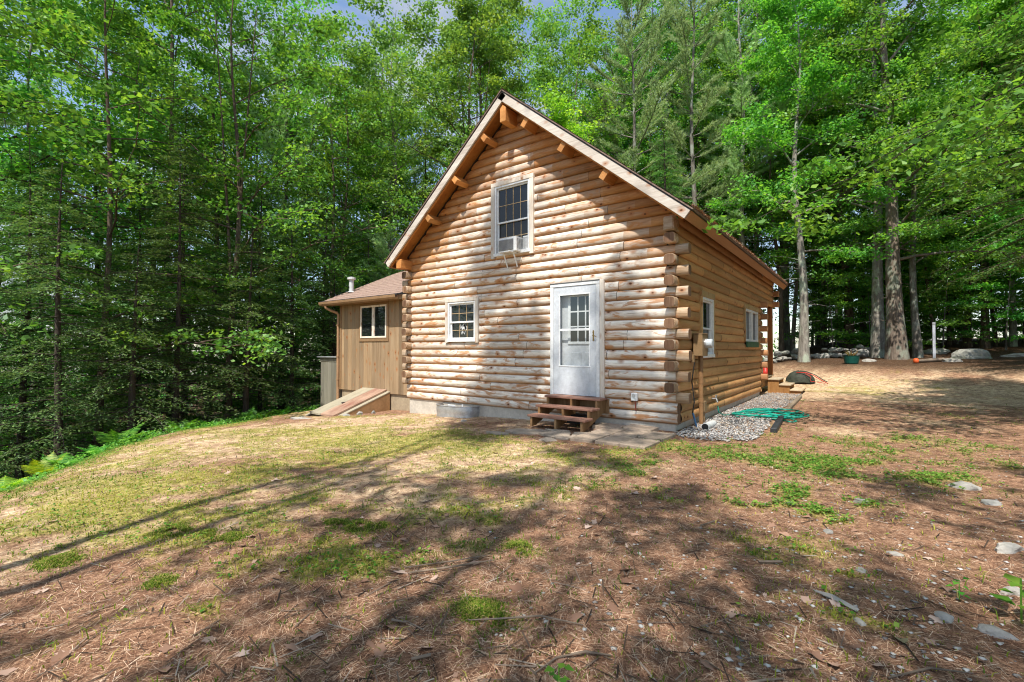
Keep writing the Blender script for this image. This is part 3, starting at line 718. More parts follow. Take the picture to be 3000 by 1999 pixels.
# front steps
stp = empty('front_steps', (-1.85, -.4, -.1), label='three open wooden treads on stringers in front of the white storm door', cat='steps')
o = Vector((1.85, .4, .1)); SX0, SX1 = -2.44, -1.25
for i, (z, ya, yb) in enumerate(((.382, -.365, -.05), (.226, -.665, -.375), (.072, -.935, -.645))):
    mb = MB(); ym = (ya + yb) / 2
    for p, q in ((ya, ym - .003), (ym + .003, yb)):
        mb.bbox(SX0 + o.x + random.uniform(-.006, .006), SX1 + o.x + random.uniform(-.006, .006), p + o.y, q + o.y, z - .038 + o.z, z + o.z + random.uniform(-.002, .002), .006)
    mb.build('tread', M['step_tread'], stp)
for x in (SX0 + .05, -1.87, SX1 - .10):
    prof = [(-.055, .343), (-.36, .343), (-.36, .187), (-.66, .187), (-.66, .033), (-.91, .033), (-.91, -.135), (-.80, -.135), (-.42, .0), (-.055, .13)]
    mb = MB(); mb.prism([(p[0] + o.y, p[1] + o.z) for p in prof], 0, x + o.x, x + .042 + o.x); mb.build('stringer', M['step_wood'], stp)
mb = MB(); mb.box(-2.0 + o.x, -1.45 + o.x, -.40 + o.y, -.16 + o.y, -.10 + o.z, .06 + o.z); mb.build('block', M['black'], stp)

# porch steps at the far corner
ps = empty('porch_steps', (.1, 9.2, -.05), label='small wooden steps leading off the back porch beside the tall post', cat='steps')
o = Vector((-.1, -9.2, .05))
for z, xa, xb in ((.345, .02, .36), (.185, .34, .66), (.03, .63, .97)):
    mb = MB(); mb.bbox(xa + o.x, xb + o.x, 8.72 + o.y, 9.80 + o.y, z - .04 + o.z, z + o.z, .006); mb.build('tread', M['porch_tread'], ps)
for y in (8.76, 9.72):
    mb = MB(); mb.prism([(.03 + o.x, .30 + o.z), (.34 + o.x, .30 + o.z), (.34 + o.x, .142 + o.z), (.64 + o.x, .142 + o.z), (.64 + o.x, -.012 + o.z), (.93 + o.x, -.012 + o.z), (.93 + o.x, -.2 + o.z), (.03 + o.x, -.2 + o.z)], 1, y + o.y, y + .04 + o.y); mb.build('stringer', M['porch_wood'], ps)

# window air conditioner
ac = empty('air_conditioner', (-3.47, -.22, 3.30), label='white window air conditioner with grey louvres in the gable window', cat='air conditioner')
mb = MB(); mb.bbox(-.235, .235, .0, .36, .02, .33, .012); mb.build('body', M['ac_white'], ac)
mb = MB(); mb.bbox(-.222, .165, -.012, -.001, .055, .285, .003); g = mb.build('grille', M['ac_grey'], ac)
mb = MB()
for i in range(11): mb.bbox(-.215, .158, -.022, -.0125, .063 + i * .020, .063 + i * .020 + .008, .002)
mb.build('louvre', simple('ac_slat', (.40, .40, .41), .5, .08, 6, bump=.03), g)
mb = MB()
for i in range(9):
    for j in range(3): mb.bbox(.2355, .240, .03 + j * .065, .03 + j * .065 + .052, .08 + i * .024, .08 + i * .024 + .011, .001)
mb.build('side_vent', M['ac_grey'], ac)
mb = MB()
for i in range(9): mb.bbox(.25 + i * .02, .25 + i * .02 + .013, .225, .245, .03, .33, .002)
mb.bbox(.245, .44, .22, .25, .33, .36, .003); mb.bbox(.245, .44, .22, .25, .0, .03, .003); mb.build('side_curtain', M['ac_white'], ac)
for x in (-.13, .13):
    mb = MB(); mb.tube([(x, .04, .01), (x, .10, -.10), (x, .19, -.28)], .016, 6); mb.bbox(x - .018, x + .018, -.10, .2, -.002, .018, .003); mb.build('bracket', M['ac_white'], ac)
mb = MB(); mb.bbox(-.15, .15, -.115, -.09, -.004, .016, .003); mb.build('bracket_bar', M['ac_white'], ac)

# electric meter, conduit, outlet
em = empty('electric_meter', (.03, 1.0, 1.1), label='brown electric meter box with round glass meter and conduit on the side wall', cat='electric meter')
mb = MB(); mb.bbox(.005, .17, -.24, .12, .05, .45, .01); mb.bbox(.0, .18, -.245, .125, .45, .465, .004); mb.build('box', M['meter'], em)
mb = MB(); mb.tube([(.17, -.02, .28), (.20, -.02, .28)], .088, 20); mb.build('collar', M['galv'], em, False)
mb = MB(); mb.tube([(.20, -.02, .28), (.285, -.02, .28), (.295, -.02, .28)], [.082, .08, .06], 20); mb.build('meter', M['meter_glass'], em)
mb = MB(); mb.tube([(.085, -.03, .05), (.085, -.03, -.45)], .043, 12); mb.tube([(.085, -.03, -.45), (.085, -.03, -1.22)], .040, 12); mb.tube([(.085, -.03, -.80), (.085, -.03, -.72)], .047, 12); mb.build('conduit', M['conduit'], em, False)
mb = MB(); mb.bbox(.0, .05, -.36, -.26, -.06, .08, .006); mb.build('junction_box', M['meter'], em)
mb = MB(); mb.bbox(.0, .09, .17, .33, -1.0, -.80, .01); mb.tube([(.05, .25, -.8), (.05, .25, -1.25)], .03, 8); mb.build('cable_box', M['meter'], em)
mb = MB(); mb.tube([(.06, -.34, -.06), (.03, -.40, -.4), (.10, -.50, -.75), (.06, -.48, -.95), (.10, -.38, -1.2)], .011, 6); mb.build('cable', M['black'], em)
mb = MB(); mb.tube([(.07, -.48, -.95), (.11, -.40, -1.2)], .018, 6); mb.build('cable_sleeve', M['blue_wire'], em)
ou = empty('outdoor_outlet', (-.74, -.035, .43), label='white weatherproof outlet box on the front logs right of the steps', cat='outlet')
mb = MB(); mb.bbox(-.058, .058, -.045, .02, -.07, .07, .01); mb.build('cover', M['vinyl'], ou)
mb = MB(); mb.tube([(-.0, -.06, .03), (0, -.046, .03)], .03, 10); mb.tube([(0, -.052, .0), (.045, -.052, -.03)], .005, 6); mb.build('plug_flap', M['galv'], ou)
mb = MB(); mb.tube([(.02, -.02, -.065), (.022, -.015, -.24)], .012, 6); mb.build('tape', simple('tape', (.20, .045, .03), .5, .2, 20), ou)

# ------------------------------------------------------------------ ground
CAM = (2.5418, -7.9338, 1.2788)
def grass_amount(x, y):
    """0..1 how green the ground is"""
    x = np.asarray(x, float); y = np.asarray(y, float)
    g = lambda cx, cy, rx, ry: np.exp(-(((x - cx) / rx) ** 2 + ((y - cy) / ry) ** 2))
    r = .50 * g(-7, -3.8, 4.5, 3.8) + .40 * g(-2.2, -3.2, 4.0, 1.8) + .22 * g(-3.4, -6.2, 2.5, 1.5) + .36 * g(2.2, -1.4, 2.6, 2.6) + .36 * g(3.2, 1.4, 2.2, 1.2) + .42 * g(2.2, 10.2, 3.0, 2.4) + 0.10 * g(-1.0, -6.0, 1.8, .8) + .26 * g(-4.2, -6.6, 2.0, 1.2)
    r = r + .28 * np.exp(-((x - edge_x(y) - .5) / .9) ** 2)
    n = fbm(x * .9 + 5, y * .9, 4); n2 = fbm(x * 3.6, y * 3.6 + 31, 3)
    n3 = vnoise(x * 14 + 3, y * 14)
    return sstep(.38, .95, r + (n - .5) * 1.0 + (n2 - .5) * .9 + (n3 - .5) * .45 + .10)
def straw_amount(x, y):
    n = fbm(x * .6 + 40, y * .6 + 7, 4); n2 = fbm(x * 2.7 + 3, y * 2.7, 3)
    g = np.exp(-(((x + 4.5) / 4) ** 2 + ((y + 3) / 3.2) ** 2)) * .17 + np.exp(-(((x - 2.5) / 4) ** 2 + ((y - 11) / 2.6) ** 2)) * .34 - .13 * sstep(-1.5, 1.5, x) * sstep(8, 6, y) - .18 * sstep(-5.2, -7.2, y) * sstep(-1.5, 1, x)
    return sstep(.42, .72, n * .6 + n2 * .4 + g)
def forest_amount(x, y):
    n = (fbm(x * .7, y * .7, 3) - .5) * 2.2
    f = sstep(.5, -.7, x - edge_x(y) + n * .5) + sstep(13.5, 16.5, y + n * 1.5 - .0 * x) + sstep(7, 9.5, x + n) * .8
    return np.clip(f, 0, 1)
def axis(a0, a1, st, out0, out1):
    c = list(np.arange(a0, a1 + 1e-6, st)); d = st
    p = c[-1]
    while p < out1: d *= 1.28; p += d; c.append(p)
    d = st; p = c[0]
    while p > out0: d *= 1.28; p -= d; c.insert(0, p)
    return np.array(c)
gx = axis(-14, 6.5, .085, -150, 150); gy = axis(-9.5, 12, .085, -120, 200)
X, Y = np.meshgrid(gx, gy); Z = height(X, Y)
Z = Z + np.where(grass_amount(X, Y) > 0, grass_amount(X, Y) * .018 * (fbm(X * 9, Y * 9, 2)), 0)
ny, nx = X.shape; ii = np.arange(nx * ny).reshape(ny, nx)
F = np.stack([ii[:-1, :-1], ii[:-1, 1:], ii[1:, 1:], ii[1:, :-1]], -1).reshape(-1, 4)
gme = mesh_np('ground', np.stack([X, Y, Z], -1).reshape(-1, 3), F, smooth=True)
for nm, fn in (('grass', grass_amount), ('straw', straw_amount), ('forest', forest_amount)):
    a = gme.attributes.new(nm, 'FLOAT', 'POINT'); a.data.foreach_set('value', fn(X, Y).astype(np.float32).ravel())
def ground_material():
    m, nt, b = new_mat('forest_ground'); N = NT(nt); v = N.coords('Object')
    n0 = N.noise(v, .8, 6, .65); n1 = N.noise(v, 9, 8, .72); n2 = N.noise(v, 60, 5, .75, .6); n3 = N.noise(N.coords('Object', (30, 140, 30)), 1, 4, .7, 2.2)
    k = N.math('ADD', N.math('MULTIPLY', n1, .5), N.math('MULTIPLY', n2, .5))
    need = N.ramp(k, [(.37, (.055, .031, .021)), (.46, (.19, .108, .070)), (.55, (.37, .225, .145)), (.65, (.68, .48, .33))])
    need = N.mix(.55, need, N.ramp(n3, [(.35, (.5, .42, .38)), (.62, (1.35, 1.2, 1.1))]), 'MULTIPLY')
    straw = N.ramp(k, [(.36, (.24, .14, .08)), (.5, (.60, .43, .27)), (.64, (.86, .69, .47))])
    c = N.mix(N.math('MULTIPLY', N.attr('straw'), N.ramp(n1, [(.35, .35), (.6, 1.0)])), need, straw)
    moss = N.ramp(k, [(.36, (.075, .062, .018)), (.5, (.28, .25, .058)), (.64, (.60, .51, .17))])
    gm = N.math('MULTIPLY', N.attr('grass'), N.ramp(n2, [(.32, .25), (.55, 1.0)]))
    c = N.mix(gm, c, moss)
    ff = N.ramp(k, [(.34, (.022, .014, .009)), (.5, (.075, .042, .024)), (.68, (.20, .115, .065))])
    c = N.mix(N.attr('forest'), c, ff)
    c = N.mix(.5, c, N.ramp(n0, [(.3, (.72, .70, .70)), (.7, (1.2, 1.18, 1.15))]), 'MULTIPLY')
    vo = N.n('ShaderNodeTexVoronoi'); vo.inputs['Scale'].default_value = 38; N.l(v, vo.inputs['Vector'])
    sc = N.n('ShaderNodeSeparateColor'); N.l(vo.outputs['Color'], sc.inputs[0])
    spk = N.math('MULTIPLY', N.math('GREATER_THAN', sc.outputs[0], .86), N.ramp(vo.outputs['Distance'], [(.16, 1.0), (.30, 0.0)]))
    c = N.mix(spk, c, (.50, .42, .34))
    v3 = N.n('ShaderNodeTexVoronoi'); v3.inputs['Scale'].default_value = 26; N.l(v, v3.inputs['Vector'])
    s3 = N.n('ShaderNodeSeparateColor'); N.l(v3.outputs['Color'], s3.inputs[0])
    c = N.mix(N.math('MULTIPLY', N.math('GREATER_THAN', s3.outputs[1], .62), N.ramp(v3.outputs['Distance'], [(.12, .75), (.42, 0.0)])), c, (.05, .03, .022))
    N.l(c, b.inputs['Base Color']); b.inputs['Roughness'].default_value = 1; b.inputs['Specular IOR Level'].default_value = .1
    N.l(N.bump(k, .9, .03), b.inputs['Normal']); return m
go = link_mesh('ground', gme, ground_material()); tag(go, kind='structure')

# scatter positions: log-uniform in distance from a spot in the yard, so nearby ground is densest
def scatter(n, r0, r1, a0=-100, a1=25, fn=None, rng=RNG):
    out = []; tot = 0
    while tot < n:
        r = np.exp(rng.uniform(math.log(r0), math.log(r1), n)); a = np.radians(rng.uniform(a0, a1, n))
        x = CAM[0] + r * np.sin(a); y = CAM[1] + r * np.cos(a)
        ok = ~((x > -W - .1) & (x < .0) & (y > -.05)) & ~((x < -W) & (x > -11.9) & (y > .35)) & ~((x > -9.6) & (x < -8.1) & (y > -1.4) & (y < .6))
        ok &= ~((x > -.02) & (x < 1.15) & (y > -.2) & (y < 8))
        if fn is not None: ok &= rng.random(n) < fn(x, y)
        out.append(np.stack([x[ok], y[ok]], 1)); tot += ok.sum()
        if not ok.any(): break
    P = np.concatenate(out)[:n]; z = height(P[:, 0], P[:, 1])
    return np.column_stack([P, z])
def strips(P, az, tilt, ln, wd, lift=.003):
    """thin flat quads lying about: one per point"""
    d = np.stack([np.cos(az) * np.cos(tilt), np.sin(az) * np.cos(tilt), np.sin(tilt)], 1); s = np.stack([-np.sin(az), np.cos(az), np.zeros_like(az)], 1)
    P = P + [0, 0, lift]; a = P - d * ln[:, None] / 2; b = P + d * ln[:, None] / 2; a[:, 2] = np.maximum(a[:, 2], P[:, 2] - .004); w = s * wd[:, None] / 2
    V = np.stack([a - w, a + w, b + w, b - w], 1).reshape(-1, 3); return V, np.arange(len(V)).reshape(-1, 4)
def stuff(name, V, F, mat, var=None, label=None):
    if var is None: var = RNG.random(len(F))
    o = link_mesh(name, mesh_np(name, V, F, var), mat); return tag(o, label, None, None, 'stuff')
def var_mat(name, stops, rough=.9, trans=0):
    m, nt, b = new_mat(name); N = NT(nt); c = N.ramp(N.attr('var'), stops)
    N.l(c, b.inputs['Base Color']); b.inputs['Roughness'].default_value = rough; b.inputs['Specular IOR Level'].default_value = .15
    if trans:
        t = N.n('ShaderNodeBsdfTranslucent'); N.l(N.mix(1.0, c, (1.4, 1.4, .6), 'MULTIPLY'), t.inputs['Color'])
        mx = N.n('ShaderNodeMixShader', Fac=trans); N.l(b.outputs[0], mx.inputs[1]); N.l(t.outputs[0], mx.inputs[2]); N.l(mx.outputs[0], nt.nodes['Material Output'].inputs['Surface'])
    return m
n = 125000; P = scatter(n, 1.5, 11, fn=lambda x, y: 1 - .75 * grass_amount(x, y)); n = len(P)
patch = fbm(P[:, 0] * 1.3, P[:, 1] * 1.3, 3) * 9
az = patch + RNG.normal(0, .9, n)
V, F = strips(P, az, RNG.normal(0, .10, n), RNG.uniform(.035, .095, n), RNG.uniform(.0014, .0028, n))
stuff('pine_needles', V, F, var_mat('needles', [(0, (.10, .046, .030)), (.45, (.30, .152, .090)), (.8, (.52, .32, .20)), (1, (.72, .55, .40))]), label='fallen reddish pine needles strewn over the yard')
n = 1900; P = scatter(n, 1.6, 13); n = len(P)
V, F = strips(P, RNG.uniform(0, 6.3, n), RNG.normal(0, .05, n), RNG.uniform(.03, .22, n) , RNG.uniform(.003, .009, n), .008)
stuff('twigs', V, F, var_mat('twigs', [(0, (.03, .02, .015)), (.55, (.09, .06, .042)), (.85, (.22, .16, .12)), (1, (.42, .35, .28))]), label='small fallen twigs strewn over the yard')
# dead leaves: curled lobed outlines
n = 330; P = scatter(n, 1.7, 9); n = len(P); V = []; F = []; vv = []
for p in P:
    L_ = RNG.uniform(.014, .042); a0 = RNG.uniform(0, 6.3); w = RNG.uniform(.45, .75); lob = RNG.integers(2, 4); cu = RNG.uniform(-.5, .9); tx, ty = RNG.normal(0, .25, 2); b0 = len(V); m = 14
    out = [(0, 0)]
    for k in range(m):
        t = 2 * PI * k / m; r = L_ * (1 + .28 * math.cos(lob * 2 * t + 1)); out.append((r * math.cos(t), r * w * math.sin(t)))
    for (u, v_) in out: V.append((p[0] + u * math.cos(a0) - v_ * math.sin(a0), p[1] + u * math.sin(a0) + v_ * math.cos(a0), p[2] + .010 + max(-.008, u * tx + v_ * ty + cu * (v_ * v_ - L_ * L_ * .1) / L_)))
    q = RNG.random()
    for k in range(m): F.append((b0, b0 + 1 + k, b0 + 1 + (k + 1) % m)); vv.append(q)
stuff('fallen_leaves', np.array(V), np.array(F), var_mat('fallen', [(0, (.16, .085, .055)), (.5, (.36, .22, .155)), (.8, (.52, .38, .31)), (.95, (.30, .16, .10)), (1, (.10, .19, .10))]), vv, label='dry fallen leaves lying on the needle litter')
# grass blades and small weed leaves
def blades(P, h, w, lean, rng=RNG):
    n = len(P); az = rng.uniform(0, 2 * PI, n); d = np.stack([np.cos(az), np.sin(az), 0 * az], 1); s = np.stack([-np.sin(az), np.cos(az), 0 * az], 1)
    b = P - [0, 0, .006]; m_ = b + d * (lean * h * .35)[:, None] + np.stack([0 * h, 0 * h, h * .6], 1); t = b + d * (lean * h)[:, None] + np.stack([0 * h, 0 * h, h * (1 - .35 * lean)], 1)
    ws = s * w[:, None] / 2
    V = np.stack([b - ws, b + ws, m_ + ws * .8, m_ - ws * .8, m_ - ws * .8, m_ + ws * .8, t + ws * .1, t - ws * .1], 1).reshape(-1, 3)
    return V, np.arange(len(V)).reshape(-1, 4)
n = 60000; P = scatter(n, 1.7, 17, fn=lambda x, y: np.maximum(grass_amount(x, y), .03) * (1 - forest_amount(x, y))); n = len(P)
h = RNG.uniform(.012, .045, n) * (1 + .9 * (RNG.random(n) > .95))
V, F = blades(P, h, RNG.uniform(.003, .006, n) * (1 + .12 * np.hypot(P[:, 0] - CAM[0], P[:, 1] - CAM[1])), RNG.uniform(.2, 1.1, n))
tone = np.clip(fbm(P[:, 0] * .8, P[:, 1] * .8, 3) * .9 + RNG.normal(0, .17, n) - .18 * (P[:, 0] > 0), 0, 1)
stuff('grass', V, F, var_mat('grass_blades', [(0, (.060, .13, .014)), (.35, (.17, .22, .024)), (.65, (.36, .36, .055)), (1, (.58, .48, .18))], trans=.3), np.repeat(tone, 2), 'short mossy grass growing through the needle litter')
n = 17000; P = scatter(n, 2.5, 15, fn=lambda x, y: sstep(.04, .85, grass_amount(x, y)) * np.clip(.04 + sstep(-.5, 1.5, x) * sstep(-4.2, -2.5, y) + sstep(1.6, .6, x - edge_x(y)), 0, 1) * (1 - .8 * forest_amount(x, y))); n = len(P)
V, F = strips(P, RNG.uniform(0, 6.3, n), RNG.normal(0, .35, n), RNG.uniform(.012, .03, n), RNG.uniform(.010, .022, n), .016)
V[:, 2] += np.repeat(RNG.uniform(0, .03, n), 4)
stuff('ground_cover_leaves', V, F, var_mat('weeds', [(0, (.04, .13, .016)), (.5, (.11, .24, .03)), (1, (.25, .36, .07))], trans=.3), label='low green clover-like weeds spreading over the yard')

# gravel bed along the side wall
rg = np.random.default_rng(4); n = 11500
P = np.column_stack([rg.uniform(.03, 1.22, n), rg.uniform(-.75, 8.7, n)])
edge = .98 + .20 * sstep(3.8, .5, P[:, 1]); keep = (P[:, 0] < edge + .12 * (fbm(P[:, 0] * 3, P[:, 1] * 3) - .5)) & (P[:, 1] > -.45 + .5 * (fbm(P[:, 0] * 2.5, P[:, 1]) - .5) + .2 * (P[:, 0] > .9))
P = P[keep]; n = len(P); z = height(P[:, 0], P[:, 1], True)
r = rg.uniform(.011, .030, n) * (1 - .25 * (P[:, 1] > 4))
base = np.array([[1, 0, 0], [0, 1, 0], [-1, 0, 0], [0, -1, 0], [0, 0, .6], [.6, .6, .35], [-.6, .6, .3], [-.6, -.6, .35], [.6, -.6, .3], [0, 0, -.6]])
tri = np.array([[4, 0, 5], [4, 5, 1], [4, 1, 6], [4, 6, 2], [4, 2, 7], [4, 7, 3], [4, 3, 8], [4, 8, 0], [0, 9, 5], [5, 9, 1], [1, 9, 6], [6, 9, 2], [2, 9, 7], [7, 9, 3], [3, 9, 8], [8, 9, 0]])
a = rg.uniform(0, 6.3, n); ca, sa = np.cos(a)[:, None], np.sin(a)[:, None]
B = base[None] * rg.uniform(.6, 1.25, (n, 10, 3)) * r[:, None, None] * np.stack([np.ones(n), rg.uniform(.55, 1, n), rg.uniform(.45, .8, n)], 1)[:, None]
V = np.stack([B[..., 0] * ca - B[..., 1] * sa, B[..., 0] * sa + B[..., 1] * ca, B[..., 2]], -1) + np.column_stack([P, z + .012 + rg.uniform(0, .018, n)])[:, None]
F = (tri[None] + 10 * np.arange(n)[:, None, None]).reshape(-1, 3)
stuff('gravel', V.reshape(-1, 3), F, var_mat('gravel', [(0, (.12, .12, .125)), (.35, (.30, .29, .285)), (.7, (.47, .44, .41)), (.9, (.62, .58, .54)), (1, (.42, .27, .17))]), np.repeat(rg.random(n), 16), 'pale gravel bed along the side wall of the cabin')
# small scattered pebbles of the bare right-hand yard
n = 900; P = scatter(n, 2.2, 9, -40, 20, fn=lambda x, y: sstep(.6, 2.6, x) * .9 + .1); n = len(P); r = rg.uniform(.006, .018, n)
B = base[None] * rg.uniform(.6, 1.25, (n, 10, 3)) * r[:, None, None]
V = B * [1, 1, .7] + (P + [0, 0, .004])[:, None]
stuff('pebbles', V.reshape(-1, 3), (tri[None] + 10 * np.arange(n)[:, None, None]).reshape(-1, 3), var_mat('pebbles', [(0, (.18, .16, .15)), (.5, (.40, .36, .32)), (1, (.62, .59, .55))]), np.repeat(rg.random(n), 16), 'small pebbles scattered over the bare ground')

# ------------------------------------------------------------------ rocks, slabs, sticks, hose
def rock_mesh(name, sx, sy, sz, seed, mat, parent=None, flat=.35, cuts=3, rough=.28, facets=7, mid=0):
    import bmesh
    r_ = random.Random(seed); bm = bmesh.new(); bmesh.ops.create_icosphere(bm, subdivisions=cuts, radius=1)
    pl = [(Vector((r_.gauss(0, 1), r_.gauss(0, 1), r_.gauss(0, .8))).normalized(), r_.uniform(.55, .9)) for _ in range(facets)]
    from mathutils import noise as mn
    off = Vector((seed * 3.1, seed * 1.7, seed))
    for v in bm.verts:
        p = v.co.copy()
        for n_, d_ in pl:
            e = p.dot(n_) - d_
            if e > 0: p -= n_ * e * .85
        p += p.normalized() * mn.fractal(p * 2.2 + off, .9, 2.1, 4) * rough * .5
        if p.z < -flat: p.z = -flat + (p.z + flat) * .2
        v.co = Vector((p.x * sx, p.y * sy, p.z * sz))
    me = bpy.data.meshes.new(name); bm.to_mesh(me); bm.free()
    a = me.attributes.new('var', 'FLOAT', 'FACE'); a.data.foreach_set('value', np.full(len(me.polygons), r_.random(), np.float32))
    o = link_mesh(name, me, mat, parent); return o
def put_rock(name, x, y, s, seed, label, mat='rock', rz=0, sink=.42, cat='stone', group=None, **k):
    o = rock_mesh(name, *s, seed, M[mat], **k); o.location = (x, y, H(x, y) + s[2] * (.35 - sink)); o.rotation_euler = (0, 0, rz)
    return tag(o, label, cat, group)
SG = 'stones lying in the yard'
for i, (x, y, s, mt, lab) in enumerate([
    (3.30, -1.45, (.13, .09, .08), 'rock_pale', 'pale wedge-shaped stone half buried in the grass at the right of the yard'),
    (3.42, -1.98, (.12, .07, .04), 'rock', 'flat grey stone just in front of the pale wedge-shaped stone'),
    (2.49, -2.72, (.075, .055, .045), 'rock_pale', 'small light grey stone alone on the needles in mid yard'),
    (3.28, -3.40, (.12, .065, .05), 'rock_pale', 'long pale stone at the right edge of the picture'),
    (2.50, -4.30, (.045, .032, .02), 'rock_pale', 'small white chip of stone above the pale bark sliver'),
    (2.68, -3.92, (.06, .03, .022), 'rock_pale', 'thin white stone flake in the brown needles'),
    (2.84, -4.72, (.06, .045, .022), 'rock', 'flat grey stone beside small weeds in the right foreground'),
    (3.02, -4.76, (.085, .045, .03), 'rock', 'dark-edged grey stone by the broad-leaved seedling'),
    (3.16, -4.22, (.07, .04, .04), 'rock_pale', 'angular white stone at the right border of the foreground'),
    (2.50, -5.02, (.045, .03, .018), 'rock_pale', 'pale flake of stone below the bark sliver'),
    (1.98, -3.05, (.05, .04, .035), 'rock', 'small dark stone in the middle of the brown needles'),
    (2.30, -3.66, (.05, .035, .02), 'rock_pale', 'tan stone chip left of the thin white flake'),
    (-1.43, -1.80, (.16, .12, .05), 'flag', 'rounded flat stone at the corner of the flagstones'),
    (-8.05, -.62, (.10, .08, .09), 'rock_pale', 'pale stone leaning on the side of the cellar doors'),
    (-8.0, -.22, (.11, .08, .09), 'rock', 'grey stone beside the cellar doors, nearest the annex wall'),
    (-8.02, -1.03, (.10, .07, .06), 'rock', 'low grey stone at the front corner of the cellar doors'),
    (-4.2, -.75, (.09, .07, .04), 'rock_pale', 'pale stone on bare soil between the window well and the steps'),
    (-8.95, -1.72, (.42, .09, .05), 'rock_pale', 'long white flat stone lying in front of the cellar doors')]):
    put_rock('stone', x, y, s, 30 + i, lab, mt, rz=i * 1.3 if i != 17 else .3, group=SG, flat=.3, cuts=3, rough=.3, facets=9)

# pavers and flagstones by the steps
PGp = 'concrete pavers beside the steps'
plist = [(-.93, -.67, 'far left'), (-.93, -1.34, 'near left'), (-.50, -.68, 'far middle'), (-.50, -1.35, 'near middle'), (-.09, -.72, 'far right'), (-.10, -1.38, 'near right')]
for i, (x, y, w_) in enumerate(plist):
    mb = MB(); mb.bbox(-.190, .190, -.306, .306, -.045, .006 + random.uniform(-.012, .012), .008, None, i / 6 + .05)
    o = mb.build('paver', M['paver'], None); o.location = (x, y, H(x, y) + .034); o.rotation_euler = (random.uniform(-.012, .012), random.uniform(-.012, .012), random.uniform(-.03, .03))
    tag(o, 'square-cut concrete paver, %s one of the six beside the front steps' % w_, 'paver', PGp)
for x, y, lab in ((-1.10, -.28, 'raised concrete slab against the wall just right of the wooden steps'), (-.56, -.20, 'raised concrete slab against the foundation between the other slab and the corner')):
    mb = MB(); mb.bbox(-.25, .25, -.20, .16, -.05, .035, .008); o = mb.build('paver', M['paver'], None); o.location = (x, y, H(x, y) + .035); o.rotation_euler = (.02, .01, random.uniform(-.06, .06)); tag(o, lab, 'paver', PGp)
FG = 'flagstones in front of the steps'
for i, (pts, lab) in enumerate([
    ([(-2.45, -1.25), (-2.0, -1.05), (-1.78, -1.15), (-1.86, -1.42), (-2.25, -1.60), (-2.5, -1.5)], 'irregular flagstone at the left end of the paving below the steps'),
    ([(-1.98, -1.02), (-1.55, -.92), (-1.42, -1.10), (-1.75, -1.13)], 'thin flagstone right under the lowest step'),
    ([(-1.82, -1.44), (-1.74, -1.16), (-1.40, -1.13), (-1.30, -1.36), (-1.45, -1.62)], 'flagstone in the middle of the paving below the steps'),
    ([(-1.37, -1.08), (-1.18, -.92), (-1.16, -1.25), (-1.26, -1.36)], 'small flagstone wedged against the concrete pavers'),
    ([(-1.42, -1.66), (-1.26, -1.40), (-1.15, -1.34), (-1.16, -1.62)], 'corner flagstone nearest the lawn beside the pavers'),
    ([(-2.75, -1.75), (-2.55, -1.62), (-2.30, -1.66), (-2.45, -1.84)], 'outlying flagstone half hidden in the grass left of the paving')]):
    cx = sum(p[0] for p in pts) / len(pts); cy = sum(p[1] for p in pts) / len(pts)
    pp = []
    for (p, q) in zip(pts, pts[1:] + pts[:1]):
        for t in (0, .33, .66): pp.append((p[0] + (q[0] - p[0]) * t - cx + random.uniform(-.012, .012), p[1] + (q[1] - p[1]) * t - cy + random.uniform(-.012, .012)))
    mb = MB(); n_ = len(pp); vs = [(p[0], p[1], -.04) for p in pp] + [(p[0], p[1], .012) for p in pp] + [(p[0] * .95, p[1] * .95, .02 + random.uniform(-.002, .002)) for p in pp]
    mb.add(vs, [tuple(range(2 * n_, 3 * n_))] + [(a_ + i_, a_ + (i_ + 1) % n_, a_ + n_ + (i_ + 1) % n_, a_ + n_ + i_) for a_ in (0, n_) for i_ in range(n_)], .3 + .1 * i)
    o = mb.build('flagstone', M['flag'], None); o.location = (cx, cy, H(cx, cy) + .012); tag(o, lab, 'flagstone', FG)

# timbers and pipes
def lying(name, pts, rad, mat, label, cat, group=None, n=8, square=None):
    x, y = pts[0][:2]; z0 = H(x, y); mb = MB()
    if square:
        a, b = Vector((pts[0][0] - x, pts[0][1] - y, 0)), Vector((pts[-1][0] - x, pts[-1][1] - y, H(*pts[-1][:2]) - z0)); d = b - a
        Mx = Matrix.Translation((0, 0, 0)) @ d.to_track_quat('Y', 'Z').to_matrix().to_4x4(); mb.bbox(-square[0], square[0], 0, d.length, -square[1], square[1], .008, Mx)
    else: mb.tube([(p[0] - x, p[1] - y, H(p[0], p[1]) - z0 + (p[2] if len(p) > 2 else 0)) for p in pts], rad, n)
    o = mb.build(name, M[mat], None, smooth=False); o.location = (x, y, z0 + (square[1] * .5 if square else (rad if not hasattr(rad, '__len__') else rad[0]) * .6)); return tag(o, label, cat, group)
lying('edging_timber', [(1.12, 4.2), (1.02, 7.65)], 0, 'timber', 'weathered grey timber edging the far end of the gravel bed', 'timber', square=(.045, .05))
lying('edging_timber', [(1.30, .85), (1.19, 2.6)], 0, 'black_pipe', 'short black plastic edging bar sticking out under the green hose', 'edging', square=(.05, .05))
lying('drain_pipe', [(.34, .38, .03), (.30, 1.05, .0)], .062, 'pvc', 'short grey drain pipe with dark open end on the gravel', 'pipe', n=18)
mb = MB(); mb.tube([(0, 0, .0), (0, .02, .0)], .055, 16); o = mb.build('opening', M['black'], bpy.data.objects['drain_pipe']); o.location = (-.0, -.006, .03)

